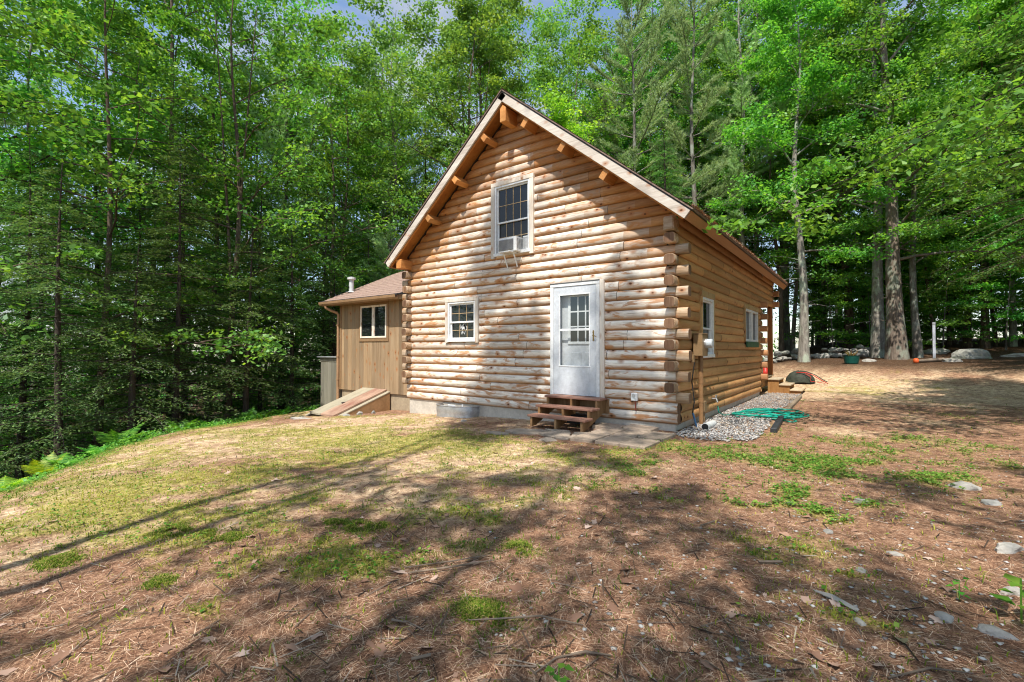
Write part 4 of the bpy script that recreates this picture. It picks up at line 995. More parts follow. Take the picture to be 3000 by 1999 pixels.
# coiled garden hose
hp = [(.13, 2.10, .24), (.14, 2.13, .12), (.19, 2.35, .03), (.28, 2.75, .018), (.38, 3.1, .018), (.50, 3.35, .02)]
rr = random.Random(12); ang0 = 2.4
for i in range(0, 400):
    a = ang0 + i * PI / 24; lp = i // 48
    ex = .44 + .20 * math.sin(lp * 2.3); ey = .56 + .30 * math.sin(lp * 1.7 + 1)
    cx, cy = .93 + .06 * math.sin(lp * 1.3), 2.98 + .16 * math.sin(lp * 2.1)
    x = cx + ex * math.cos(a) * .98; y = cy + ey * math.sin(a) * 1.0
    c_, s_ = math.cos(-.55), math.sin(-.55); x, y = cx + (x - cx) * c_ - (y - cy) * s_, cy + (x - cx) * s_ + (y - cy) * c_
    hp.append((x, y, .022 + .0105 * lp * (.8 + .2 * math.sin(a * 1.5)) + .012 * math.sin(a * 2 + lp)))
a_end = hp[-1]; hp += [(1.35, 2.5, .05), (1.48, 2.30, .03), (1.42, 2.18, .02), (1.25, 2.3, .03)]
mb = MB(); pts = [Vector((p[0] - .9, p[1] - 3.0, H(p[0], p[1]) + p[2])) for p in hp]
mb.tube(pts, .0125, 8); o = mb.build('garden_hose', M['hose'], None, True); o.location = (.9, 3.0, 0); tag(o, 'teal green garden hose coiled on the gravel and run from the wall tap', 'garden hose')

# sticks lying in the foreground
STG = 'sticks lying in the foreground'
for pts, rad, lab in [
    ([(.28, -6.02, .015), (.42, -5.85, .02), (.60, -5.58, .02)], [.010, .013, .006], 'straight pale stick lying in the left foreground'),
    ([(.20, -5.98, .012), (.38, -5.74, .02), (.52, -5.50, .015)], [.006, .009, .004], 'thin stick lying close alongside the straight pale stick'),
    ([(.92, -6.17, .01), (1.08, -6.08, .03), (1.22, -5.96, .03), (1.42, -5.88, .012)], [.006, .008, .009, .005], 'long arched twig curving over the moss in the foreground'),
    ([(1.40, -6.28, .01), (1.43, -6.15, .015), (1.52, -6.04, .02), (1.62, -5.99, .01)], [.005, .008, .011, .006], 'forked dark twig near the bottom of the picture'),
    ([(.63, -6.42, .012), (.70, -6.385, .014)], [.010, .008], 'short thick broken stick at the bottom left'),
    ([(.92, -6.54, .010), (.97, -6.47, .012)], [.012, .014], 'chunk of rotten wood at the bottom of the picture'),
    ([(1.98, -4.60, .012), (2.10, -4.50, .02)], [.012, .015], 'stubby brown stick in the needles right of centre'),
    ([(1.50, -4.15, .012), (1.56, -3.98, .02)], [.008, .012], 'small crooked stick in the needles near the centre'),
    ([(2.60, -5.46, .01), (2.74, -5.30, .018), (2.88, -5.22, .01)], [.006, .009, .004], 'thin tan twig at the lower right of the picture'),
    ([(2.08, -5.92, .01), (2.20, -5.80, .015), (2.26, -5.74, .01)], [.007, .009, .006], 'dark twig at the bottom, right of centre')]:
    lying('stick', pts, [r_ * .55 for r_ in rad], 'stick', lab, 'stick', STG, 7)
x, y = 2.40, -4.88; mb = MB(); mb.add([(-.11, .05, .01), (-.02, .025, .022), (.10, -.05, .014), (.09, -.068, .006), (-.01, -.012, .01), (-.10, .042, .004)], [(0, 1, 4, 5), (1, 2, 3, 4)], .9)
o = mb.build('bark_sliver', M['rock_pale'], None); o.location = (x, y, H(x, y) + .008); tag(o, 'pale curved sliver of wood lying in the right foreground', 'wood chip')

# ------------------------------------------------------------------ far side of the yard
swl = empty('stone_wall', (.5, 19.4, H(.5, 19.4)), label='low tumbled fieldstone wall along the edge of the wood behind the yard', cat='stone wall')
rr = random.Random(21)
wl = [(-3.6, 17.6), (-1.4, 18.5), (.6, 19.6), (2.9, 21.6)]
def along(t):
    t *= len(wl) - 1; i = min(int(t), len(wl) - 2); f = t - i; return wl[i][0] + (wl[i + 1][0] - wl[i][0]) * f, wl[i][1] + (wl[i + 1][1] - wl[i][1]) * f
t = 0; k = 0
while t < 1:
    for row in ((0, 1) if rr.random() < .78 else (0,)):
        x, y = along(min(t + rr.uniform(-.008, .008), 1)); s = rr.uniform(.15, .30)
        o = rock_mesh('stone', s * rr.uniform(.9, 1.4), s, s * rr.uniform(.55, .85), 100 + k, M[rr.choice(('rock_moss', 'rock', 'rock', 'rock_moss', 'rock_pale'))], swl, cuts=2); k += 1
        yy = y + rr.uniform(-.15, .15) + row * .12
        o.location = Vector((x, yy, H(x, yy) + .10 + row * rr.uniform(.2, .3))) - swl.location; o.rotation_euler = (rr.uniform(-.3, .3), rr.uniform(-.3, .3), rr.uniform(0, 6))
    t += rr.uniform(.034, .052)
put_rock('boulder', 6.1, 19.9, (.68, .5, .48), 3, 'big lichen-covered boulder at the top of the slope behind the galvanised post', 'rock_moss', rz=.2, sink=.38, cat='boulder', cuts=4, facets=10)
put_rock('boulder', 5.3, 18.0, (.42, .28, .14), 5, 'low flat rock between the galvanised post and the big boulder', 'rock_pale', rz=.5, sink=.1, cat='boulder', cuts=3, facets=10)
put_rock('boulder', 7.5, 20.6, (.5, .3, .13), 9, 'flat ledge of rock just right of the big boulder', 'rock_pale', rz=-.1, sink=.1, cat='boulder', cuts=3, facets=10)
put_rock('boulder', 5.2, 22.6, (.65, .4, .22), 11, 'mossy rock in the shade behind the galvanised post', 'rock_moss', rz=.1, sink=.1, cat='boulder', cuts=3, facets=10)
put_rock('stone', 2.62, 17.7, (.36, .2, .13), 13, 'pale stone lying in front of the two big trunks', 'rock_pale', rz=.5)
put_rock('stone', 2.35, 20.8, (.42, .34, .30), 14, 'large rounded stone standing at the end of the stone wall', 'rock', rz=.9, sink=.0)
pz = H(4.8, 18.5); gpst = empty('metal_post', (4.8, 18.5, pz), label='thin upright galvanised steel post at the back of the yard', cat='post')
mb = MB(); mb.prism([(-.045, -.03), (.045, -.03), (.045, .03), (.03, .03), (.03, -.015), (-.03, -.015), (-.03, .03), (-.045, .03)], 2, -.3, 1.62); mb.build('upright', M['post_galv'], gpst)
mb = MB(); mb.bbox(-.05, .05, -.045, -.031, 1.54, 1.64, .004); mb.build('cap_plate', M['galv'], gpst)
lying('fallen_log', [(4.15, 17.2, .03), (4.6, 17.75, .05), (5.05, 18.05, .05)], [.06, .075, .08], 'stick', 'short rotten log at the foot of the galvanised post', 'log', n=9)
b_ = empty('planter', (2.02, 16.3, H(2.02, 16.3)), label='dark green round flower pot near the stone wall', cat='planter')
mb = MB(); mb.tube([(0, 0, -.02), (0, 0, .02), (0, 0, .30), (0, 0, .34), (0, 0, .34), (0, 0, .26)], [.20, .24, .285, .30, .26, .25], 20); mb.build('pot', M['green_pot'], b_, False)
mb = MB()
for i in range(26):
    a = i * 2.4; mb.tube([(.08 * math.cos(a), .08 * math.sin(a), .25), (.16 * math.cos(a), .16 * math.sin(a), .42), (.24 * math.cos(a), .24 * math.sin(a), .50 + .1 * math.sin(i))], [.012, .010, .002], 4)
pl_ = mb.build('plant', var_mat('pot_plant', [(0, (.09, .10, .02)), (.6, (.2, .14, .05)), (1, (.3, .10, .05))]), b_)
mb = MB(); mb.tube([(0, 0, 0), (.0, 0, .05), (0, 0, .16), (0, 0, .2)], [.06, .10, .09, .05], 12); o = mb.build('fuel_cap', M['orange'], None, True); o.name = 'orange_cone'
o.location = (4.12, 17.0, H(4.12, 17.0)); tag(o, 'small bright orange plastic object on the ground left of the galvanised post', 'plastic object')
# wheelbarrow lying tipped by the porch steps
wb = empty('wheelbarrow', (.62, 11.7, H(.62, 11.7)), label='tipped-over dark wheelbarrow with thin reddish handles behind the porch steps', cat='wheelbarrow')
mb = MB(); n_ = 20; rings = []
for (z, r) in ((.02, .50), (.20, .47), (.38, .36), (.47, .22), (.50, .05)):
    rings.append([(r * 1.1 * math.cos(2 * PI * i / n_), r * .8 * math.sin(2 * PI * i / n_), z + .02 * math.sin(i * 1.7)) for i in range(n_)])
mb.add([p for r in rings for p in r], [(k * n_ + i, k * n_ + (i + 1) % n_, (k + 1) * n_ + (i + 1) % n_, (k + 1) * n_ + i) for k in range(4) for i in range(n_)]); mb.build('tub', M['tub'], wb, True); wb.scale = (.85, .85, .85)
for s in (-1, 1):
    mb = MB(); mb.tube([(-.1, .30 * s, .44), (.25, .33 * s, .44), (.50, .33 * s, .34), (.78, .30 * s, .14), (1.0, .28 * s, .02)], .017, 8); mb.build('handle', M['red'] if s < 0 else M['tub'], wb, True)
mb = MB(); mb.tube([(.22, -.36, .40), (.42, -.40, .28), (.40, -.40, .1), (.9, -.36, .03)], .012, 6); mb.build('leg', M['red'], wb, True)
mb = MB(); mb.tube([(0, 0, 0), (0, 0, .16), (0, 0, .2), (0, 0, .32), (0, 0, .36)], [.13, .14, .10, .09, .04], 12); o = mb.build('red_can', M['red'], None, True); o.location = (-.72, 13.2, H(-.72, 13.2)); tag(o, 'red can standing on the grass just behind the porch post', 'can')

# moss cushions
def moss(x, y, r, seed, lab):
    r_ = np.random.default_rng(seed); n = int(16000 * r * r / .04 * .5); n = max(900, min(n, 5200))
    q = r_.normal(0, .50, (n, 2)) * r; q[:, 0] *= 1.35
    keep = (fbm(q[:, 0] * 11 + seed, q[:, 1] * 11, 3) + r_.normal(0, .07, n) > .44); q = q[keep]; d = np.hypot(q[:, 0] / 1.25, q[:, 1]) / r
    zz = height(x + q[:, 0], y + q[:, 1]) - H(x, y) + .028 * np.exp(-(d / .6) ** 2)
    n = len(q); V, F = blades(np.column_stack([q, zz]), r_.uniform(.010, .024, n), r_.uniform(.004, .007, n), r_.uniform(.2, 1.2, n), r_)
    o = link_mesh('moss_cushion', mesh_np('moss_cushion', V, F, np.repeat(r_.random(n), 2)), M['moss']); o.location = (x, y, H(x, y)); tag(o, lab, 'moss', 'moss cushions in the foreground')
M['moss'] = var_mat('moss', [(0, (.05, .11, .010)), (.45, (.12, .20, .018)), (.75, (.27, .30, .045)), (.9, (.36, .26, .10)), (1, (.48, .36, .17))], trans=.25)
for a in [(-1.82, -6.62, .16, 1, 'large bright moss cushion in the left foreground'), (-1.52, -6.50, .10, 2, 'moss cushion just above the large one in the left foreground'), (-1.27, -6.42, .14, 3, 'brownish flat moss patch right of the large cushion'),
          (-.87, -5.80, .10, 4, 'left one of the three vivid moss cushions in the middle foreground'), (-.68, -5.72, .13, 5, 'middle and widest of the three vivid moss cushions'), (-.55, -5.60, .06, 6, 'small right one of the three vivid moss cushions'),
          (-1.9, -7.25, .15, 7, 'yellow-green moss patch at the left edge of the foreground'), (.92, -6.05, .16, 8, 'thin moss patch beneath the arched twig'), (.60, -5.28, .12, 9, 'moss patch in the needles above the arched twig'), (-.9, -6.95, .10, 10, 'moss tuft at the bottom left of the picture')]: moss(*a)

# ------------------------------------------------------------------ plants and trees
M['leaf_maple'] = leaf_mat('leaf_maple', (.045, .150, .034), (.125, .32, .058), (.33, .54, .070))
M['leaf_oak'] = leaf_mat('leaf_oak', (.055, .150, .045), (.155, .31, .075), (.38, .52, .090))
M['leaf_beech'] = leaf_mat('leaf_beech', (.052, .170, .034), (.145, .35, .060), (.33, .55, .075), trans=.5)
M['leaf_bright'] = leaf_mat('leaf_bright', (.11, .25, .020), (.29, .44, .045), (.52, .60, .08), trans=.5)
M['needle_pine'] = leaf_mat('needle_pine', (.17, .29, .14), (.38, .53, .25), (.60, .72, .37), trans=.45, tcol=(1.2, 1.2, .8))
M['needle_hemlock'] = leaf_mat('needle_hemlock', (.050, .12, .042), (.125, .235, .072), (.25, .38, .12), trans=.33, tcol=(1.4, 1.4, .7))
M['fern'] = leaf_mat('fern', (.05, .18, .02), (.11, .30, .03), (.22, .42, .05), trans=.45)
M['fern_yellow'] = leaf_mat('fern_yellow', (.15, .28, .010), (.32, .44, .018), (.50, .54, .045), trans=.5)
M['bark_grey'] = bark_mat('bark_grey', (.055, .045, .036), (.215, .19, .16), (.30, .32, .27))
M['bark_brown'] = bark_mat('bark_brown', (.040, .028, .020), (.16, .115, .082))
M['bark_oak'] = bark_mat('bark_oak', (.060, .045, .034), (.24, .185, .145), (.26, .28, .22), .7)
M['bark_lichen'] = bark_mat('bark_lichen', (.10, .085, .07), (.32, .29, .25), (.42, .47, .36))
M['bark_dark'] = bark_mat('bark_dark', (.022, .017, .013), (.085, .065, .05))

def unit(v): return v / np.maximum(np.linalg.norm(v, axis=-1, keepdims=True), 1e-9)
def leaves(P, up, ln, asp, rng, tilt=.6, dirs=None, fold=.10):
    n = len(P); nrm = unit(up + rng.normal(0, tilt, (n, 3))); d = rng.normal(0, 1, (n, 3)) if dirs is None else dirs + rng.normal(0, .35, (n, 3))
    a = unit(d - nrm * (d * nrm).sum(1, keepdims=True)); b = np.cross(nrm, a); L_ = ln[:, None]
    V = np.stack([P - a * L_ * .5, P + b * L_ * asp * .5 - nrm * L_ * fold + a * L_ * .06, P + a * L_ * .5 - nrm * L_ * fold * .5, P - b * L_ * asp * .5 - nrm * L_ * fold + a * L_ * .06], 1)
    return V.reshape(-1, 3)
class Skel:
    """limbs as tubes, all in one trunk mesh"""
    def __init__(s): s.V = []; s.F = []; s.n = 0
    def tube(s, pts, rad, n=6):
        v, f = tube_np(pts, rad, n, False); s.V += [tuple(p) for p in v]; s.F += [tuple(i + s.n for i in q) for q in f]; s.n += len(v)
    def mesh(s, name): return mesh_np(name, np.array(s.V), np.array(s.F), smooth=True)
def trunk_pts(r_, Ht, r0, wob, lean, flare=1.5, n=14):
    pts = []; rad = []; px = r_.uniform(0, 6); py = r_.uniform(0, 6)
    for i in range(n):
        t = i / (n - 1); t = t ** 1.25; z = Ht * t
        pts.append(Vector((lean[0] * t * Ht + wob * math.sin(z * .55 + px) * t ** .5 - wob * math.sin(px) * t ** .5, lean[1] * t * Ht + wob * math.cos(z * .47 + py) * t ** .5 - wob * math.cos(py) * t ** .5, z - (.5 if i == 0 else 0))))
        rad.append(r0 * ((1 - t * .93)) * (1 + (flare - 1) * math.exp(-z / (r0 * 3.2))))
    return pts, rad
def at_h(pts, z):
    for a, b in zip(pts[:-1], pts[1:]):
        if a.z <= z <= b.z: f = (z - a.z) / (b.z - a.z); return a.lerp(b, f)
    return pts[-1].copy()
def deciduous(seed, Ht=17, cb=5, R=3.2, r0=.16, limbs=24, per=52, leaf=.155, wob=.18, lean=(0, 0), el=(15, 55), flat=.5, spread=.55, asp=.64, top=.55, fork=0, droop=.25, dead=6, tw=1.0):
    r_ = random.Random(seed); rng = np.random.default_rng(seed); sk = Skel(); pts, rad = trunk_pts(r_, Ht, r0, wob, lean); sk.tube(pts, rad, 9)
    Cc = []
    def rad_at(z): return max(.012, r0 * (1 - .93 * (z / Ht) ** .8))
    if fork:
        p0 = at_h(pts, fork)
        for sgn in (-1, 1):
            q = [p0 + Vector((sgn * .16 * k * .6 + .05 * sgn * k * k * .2, .08 * k * sgn, k * (Ht - fork) * .16)) for k in range(6)]; sk.tube(q, [rad_at(fork) * .75 * (1 - .17 * k) for k in range(6)], 7)
    for i in range(limbs):
        s = (i + r_.random() * .8) / limbs; z = cb + (Ht - cb) * s ** .92; az = i * 2.4 + r_.uniform(-.5, .5)
        ln = R * (top + (1 - top) * math.sin(PI * min(1, .28 + .78 * s))) * r_.uniform(.72, 1.2); e = math.radians(r_.uniform(*el)) * (.75 + .5 * s)
        p = at_h(pts, z); P = [p]; d = Vector((math.cos(az) * math.cos(e), math.sin(az) * math.cos(e), math.sin(e))); m = 6
        for k in range(1, m):
            d = (d + Vector((r_.uniform(-.22, .22), r_.uniform(-.22, .22), -droop * .35 + r_.uniform(-.1, .1)))).normalized(); P.append(P[-1] + d * ln / (m - 1))
        rr_ = min(rad_at(z) * .55, .016 * ln + .012) * tw; sk.tube(P, [rr_ * (1 - .16 * k) for k in range(m)], 5)
        for k in range(2, m): Cc.append((P[k], .8))
        for j in range(6):
            k = r_.randint(1, m - 2); q0 = P[k].lerp(P[k + 1], r_.random()); dd = (P[k + 1] - P[k]).normalized(); sd = (dd + Vector((r_.gauss(0, .75), r_.gauss(0, .75), r_.uniform(-.15, .35)))).normalized(); l2 = ln * r_.uniform(.22, .42)
            q = [q0, q0 + sd * l2 * .5, q0 + sd * l2 + Vector((0, 0, -droop * .25))]; sk.tube(q, [rr_ * .42, rr_ * .28, .004], 4)
            Cc += [(q[1], .7), (q[2], .9), (q[2] + Vector((r_.gauss(0, .3), r_.gauss(0, .3), r_.gauss(0, .12))), .7)]
    for i in range(dead):                           # bare dead twigs under the crown
        z = cb * r_.uniform(.35, 1.0); az = r_.uniform(0, 6.3); l2 = r_.uniform(.5, 1.5); p = at_h(pts, z); d = Vector((math.cos(az), math.sin(az), r_.uniform(-.15, .4)))
        sk.tube([p, p + d * l2 * .5, p + d * l2 + Vector((r_.gauss(0, .1), r_.gauss(0, .1), -.1))], [.014, .009, .003], 4)
    P = np.array([tuple(c[0]) for c in Cc]); w = np.array([c[1] for c in Cc]); m = len(P)
    cnt = np.maximum(8, (per * w * rng.uniform(.45, 1.35, m))).astype(int); idx = np.repeat(np.arange(m), cnt); n = len(idx)
    off = rng.normal(0, 1, (n, 3)); off = unit(off) * rng.random((n, 1)) ** .5 * spread * rng.uniform(.7, 1.3, m)[idx][:, None]; off[:, 2] *= flat
    Q = P[idx] + off; cv = rng.random(m)[idx] * .55 + rng.random(n) * .45
    V = leaves(Q, np.array([0, 0, 1.0]) + 0 * Q + off * .8, leaf * rng.uniform(.65, 1.25, n), asp, rng)
    return sk.mesh('trunk'), mesh_np('crown', V, np.arange(len(V)).reshape(-1, 4), cv)
def pine(seed, Ht=22, cb=7, R=3.0, r0=.19, tufts=1.1, wh=1.15, dead=30):
    r_ = random.Random(seed); rng = np.random.default_rng(seed); sk = Skel(); pts, rad = trunk_pts(r_, Ht, r0, .10, (r_.uniform(-.01, .01), r_.uniform(-.01, .01)), 1.3); sk.tube(pts, rad, 9)
    T = []; D = []
    z = cb
    while z < Ht - .4:
        s = (z - cb) / (Ht - cb); nb = r_.randint(4, 5); a0 = r_.uniform(0, 6.3)
        for b in range(nb):
            az = a0 + b * 2 * PI / nb + r_.uniform(-.35, .35); ln = R * (1 - s ** 1.8 * .72) * min(1, .6 + 2.2 * s) * r_.uniform(.45, 1.25); e = r_.uniform(.02, .30) + s * .45
            p = at_h(pts, z + r_.uniform(-.08, .08)); m = 6; P = [p]; d = Vector((math.cos(az) * math.cos(e), math.sin(az) * math.cos(e), math.sin(e)))
            for k in range(1, m): d = (d + Vector((r_.uniform(-.10, .10), r_.uniform(-.10, .10), .055))).normalized(); P.append(P[-1] + d * ln / (m - 1))
            sk.tube(P, [(.011 * ln + .010) * (1 - .16 * k) for k in range(m)], 5)
            nt_ = int((5 + ln * 4.5) * tufts)
            for j in range(nt_):
                t = .26 + .74 * (j + r_.random()) / nt_; k = min(int(t * (m - 1)), m - 2); f = t * (m - 1) - k; q = P[k].lerp(P[k + 1], f); dd = (P[k + 1] - P[k]).normalized()
                sd = Vector((-dd.y, dd.x, 0)) * (1 if j % 2 else -1); o_ = (dd * .8 + sd * r_.uniform(.45, 1.0) + Vector((0, 0, r_.uniform(.0, .30)))).normalized(); l2 = r_.uniform(.55, 1.1) * (.10 + .36 * ln * (1 - .72 * t) ** .8 * min(1, t * 2.2))
                if l2 > .35: sk.tube([q, q + o_ * l2 * .8], [.006, .002], 3)
                u = l2
                while u > .04: T.append(tuple(q + o_ * u + Vector((0, 0, .10 * u * u)))); D.append(tuple((o_ + Vector((r_.gauss(0, .3), r_.gauss(0, .3), r_.uniform(-.05, .3)))).normalized())); u -= r_.uniform(.11, .17)
            T.append(tuple(P[-1])); D.append(tuple(d))
        z += wh * r_.uniform(.8, 1.25)
    T.append((pts[-1].x, pts[-1].y, Ht)); D.append((0, 0, 1))
    for i in range(dead):
        z = r_.uniform(cb * .25, cb * 1.1); az = r_.uniform(0, 6.3); l2 = r_.uniform(.5, 2.0); p = at_h(pts, z); d = Vector((math.cos(az), math.sin(az), r_.uniform(-.25, .15)))
        q = [p, p + d * l2 * .5 + Vector((0, 0, .04)), p + d * l2 + Vector((r_.gauss(0, .1), r_.gauss(0, .1), -.12))]; sk.tube(q, [.016, .010, .003], 4)
        for j in range(2): q1 = q[1].lerp(q[2], r_.random() * .8); sk.tube([q1, q1 + (d + Vector((r_.gauss(0, .8), r_.gauss(0, .8), r_.gauss(0, .3)))).normalized() * l2 * .3], [.006, .002], 3)
    T = np.array(T); D = unit(np.array(D)); m = len(T); nb = 22; idx = np.repeat(np.arange(m), nb); n = len(idx)
    dv = unit(D[idx] * .75 + rng.normal(0, .62, (n, 3)) + [0, 0, .22]); ln = rng.uniform(.12, .23, n)
    s_ = unit(np.cross(dv, rng.normal(0, 1, (n, 3)))); p0 = T[idx] - D[idx] * rng.uniform(0, .16, (n, 1)); wd = .0115
    V = np.stack([p0 - s_ * wd, p0 + s_ * wd, p0 + dv * ln[:, None]], 1).reshape(-1, 3)
    return sk.mesh('trunk'), mesh_np('crown', V, np.arange(len(V)).reshape(-1, 3), rng.random(m)[idx] * .6 + rng.random(n) * .4)
def hemlock(seed, Ht=13, cb=.7, R=2.6, r0=.14, step=.21, leaf=.10, droop=.35, power=.75):
    r_ = random.Random(seed); rng = np.random.default_rng(seed); sk = Skel(); pts, rad = trunk_pts(r_, Ht, r0, .06, (0, 0), 1.3); sk.tube(pts, rad, 8)
    P_, D_, = [], []
    z = cb; i = 0
    while z < Ht - .2:
        s = (z - cb) / (Ht - cb)
        for b in range(3):
            i += 1; az = i * 2.4 + r_.uniform(-.6, .6); ln = R * ((1 - s) ** power) * r_.uniform(.55, 1.15) + .15; m = 6; p = at_h(pts, z + r_.uniform(-.1, .1)); P = [p]; e = r_.uniform(-.05, .30); d = Vector((math.cos(az) * math.cos(e), math.sin(az) * math.cos(e), math.sin(e)))
            for k in range(1, m): d = (d + Vector((r_.uniform(-.09, .09), r_.uniform(-.09, .09), -droop * .28))).normalized(); P.append(P[-1] + d * ln / (m - 1))
            sk.tube(P, [(.0055 * ln + .005) * (1 - .17 * k) for k in range(m)], 4)
            ns = int(5 + ln * 9)
            for j in range(ns):
                t = .16 + .84 * (j + r_.random() * .8) / ns; k = min(int(t * (m - 1)), m - 2); q = P[k].lerp(P[k + 1], t * (m - 1) - k); dd = (P[k + 1] - P[k]).normalized(); side = Vector((-dd.y, dd.x, 0)).normalized() * (1 if j % 2 else -1)
                sd = (dd * .75 + side * .8 + Vector((0, 0, -.12))).normalized(); l2 = (.16 + .40 * (1 - t)) * min(1, ln / 1.6 + .25) * r_.uniform(.7, 1.3)
                nn = max(3, int(l2 / .030))
                for u in range(nn): f = (u + .5) / nn; P_.append(tuple(q + sd * l2 * f + Vector((0, 0, -.10 * f * f)))); D_.append(tuple(sd + side * (.9 if u % 2 else -.9) * .8))
        z += step * r_.uniform(.75, 1.3) * (1.25 - .4 * s)
    P_ = np.array(P_); D_ = np.array(D_); n = len(P_)
    V = leaves(P_ + rng.normal(0, .018, (n, 3)), np.array([0, 0, 1.0]) + 0 * P_, leaf * rng.uniform(.7, 1.25, n), .30, rng, tilt=.32, dirs=unit(D_), fold=.06)
    return sk.mesh('trunk'), mesh_np('crown', V, np.arange(len(V)).reshape(-1, 4), np.clip(rng.normal(.45, .22, n), 0, 1))

def plant_tree(proto, name, x, y, s, rz, label, group, cat='tree', bark=None, leafm=None, z=None, sz=1.0):
    t = empty(name, (x, y, (H(x, y) if z is None else z) - .05), rz, label, cat, group); t.scale = (s, s, s * sz)
    for nm, me in zip(('trunk', 'crown'), proto):
        o = bpy.data.objects.new(nm, me); COL.objects.link(o); o.parent = t
    return t
def with_mats(proto, bark, leafm):
    if not proto[0].materials: proto[0].materials.append(M[bark])
    if not proto[1].materials: proto[1].materials.append(M[leafm])
    return proto
PR = {
 'maple': [with_mats(deciduous(s, Ht=18 + 2 * (s % 3), cb=2.6 + s % 2, R=4.0, limbs=26, per=34, leaf=.15, r0=.125, spread=.5), 'bark_brown', 'leaf_maple') for s in (1, 2, 3)],
 'oak': [with_mats(deciduous(s, Ht=23, cb=5.5, R=4.3, r0=.16, limbs=27, per=36, leaf=.16, el=(20, 60)), 'bark_grey', 'leaf_oak') for s in (4, 5)],
 'slim': [with_mats(deciduous(s, Ht=18, cb=4.4, R=3.0, r0=.095, limbs=22, per=34, wob=.32, lean=(.02 * (s - 7), .015)), 'bark_grey', 'leaf_beech') for s in (6, 7, 8)],
 'pine': [with_mats(pine(s, Ht=24, cb=6.5 + 1.5 * (s % 2), R=3.4), 'bark_grey', 'needle_pine') for s in (9, 10)],
 'hemlock': [with_mats(hemlock(s, Ht=12 + s % 3, R=2.9), 'bark_dark', 'needle_hemlock') for s in (12, 13)],
 'sapling': [with_mats(deciduous(s, Ht=5.2, cb=.5, R=1.9, r0=.035, limbs=18, per=24, leaf=.125, el=(5, 35), flat=.3, spread=.36, wob=.12, dead=0, top=.6), 'bark_grey', 'leaf_beech') for s in (15, 16)],
}
placed = []
def free(x, y, d): return all((x - a) ** 2 + (y - b) ** 2 > (d + c) ** 2 * .25 for a, b, c in placed)
def hero(fn, kw, name, x, y, label, bark, leafm, rz=0.0, d=2.2):
    placed.append((x, y, d)); return plant_tree(with_mats(fn(**kw), bark, leafm), name, x, y, 1, rz, label, 'trees around the yard')
D_, P_f, HM = deciduous, pine, hemlock
# right-hand edge of the wood
hero(D_, dict(seed=31, Ht=17, cb=4.8, R=3.2, r0=.20, limbs=24, wob=.22, lean=(-.015, 0), dead=10), 'deciduous_tree', .25, 17.0, 'pale lichen-spotted trunk standing in front of the stone wall beside the porch post', 'bark_lichen', 'leaf_beech')
hero(D_, dict(seed=32, Ht=19, cb=4.8, R=3.4, r0=.24, limbs=26, wob=.22, lean=(-.02, 0), dead=8), 'deciduous_tree', 1.75, 24.5, 'brown leaning trunk flaring at its base just behind the stone wall', 'bark_brown', 'leaf_maple')
hero(D_, dict(seed=33, Ht=20, cb=4.2, R=3.8, r0=.27, limbs=28, wob=.06, dead=5), 'oak_tree', 2.98, 20.6, 'straight trunk with yellow lichen, left neighbour of the thickest trunk', 'bark_lichen', 'leaf_maple')
hero(D_, dict(seed=34, Ht=21, cb=4.0, R=4.2, r0=.34, limbs=30, wob=.06, dead=5, lean=(-.02, 0)), 'oak_tree', 3.62, 19.5, 'thickest trunk with furrowed bark and flared root base at the yard edge', 'bark_oak', 'leaf_maple')
hero(D_, dict(seed=35, Ht=15, cb=4.0, R=3.0, r0=.17, limbs=22, wob=.16, lean=(-.025, 0), dead=6), 'deciduous_tree', 4.42, 20.6, 'smooth spotted trunk just right of the thickest trunk', 'bark_grey', 'leaf_beech')
for i, (x, y, r0, ln, lab) in enumerate([
    (5.35, 24.2, .075, -.05, 'thin curved trunk left of the galvanised post'), (6.2, 27.5, .09, 0, 'thin straight trunk just right of the galvanised post'), (6.75, 26.0, .15, .01, 'dark straight trunk halfway between the galvanised post and the boulder'),
    (7.25, 25.0, .16, 0, 'straight brown trunk above the big boulder'), (7.85, 26.2, .06, -.02, 'very thin wavy trunk behind the big boulder'), (8.35, 25.8, .13, .035, 'wavy pale trunk with a bent base right of the boulder'),
    (9.3, 28.6, .10, 0, 'slender dark trunk between the two wavy pale trunks'), (9.0, 26.0, .10, .03, 'slim S-curved trunk near the right edge'), (10.3, 28.5, .13, .015, 'pale trunk second from the right edge'), (9.9, 25.8, .17, .02, 'leaning trunk at the very right edge of the picture'),
    (2.4, 27.5, .16, 0, 'dark trunk in the shade left of the two thick trunks'), (3.6, 28.0, .10, 0, 'dark trunk glimpsed between the stone wall and the thick trunks'), (-1.2, 21.5, .13, -.04, 'shaded leaning trunk seen past the porch post')]):
    hero(D_, dict(seed=40 + i, Ht=16 + i % 4, cb=3.6 + (i % 3) * .5, R=2.9, r0=r0 * 1.05, limbs=22, per=44, wob=.20 if r0 < .14 else .10, lean=(ln, 0), dead=5, el=(8, 45)), 'slim_tree', x, y, lab, 'bark_lichen' if i in (5, 8) else 'bark_brown', 'leaf_beech', d=1.2)
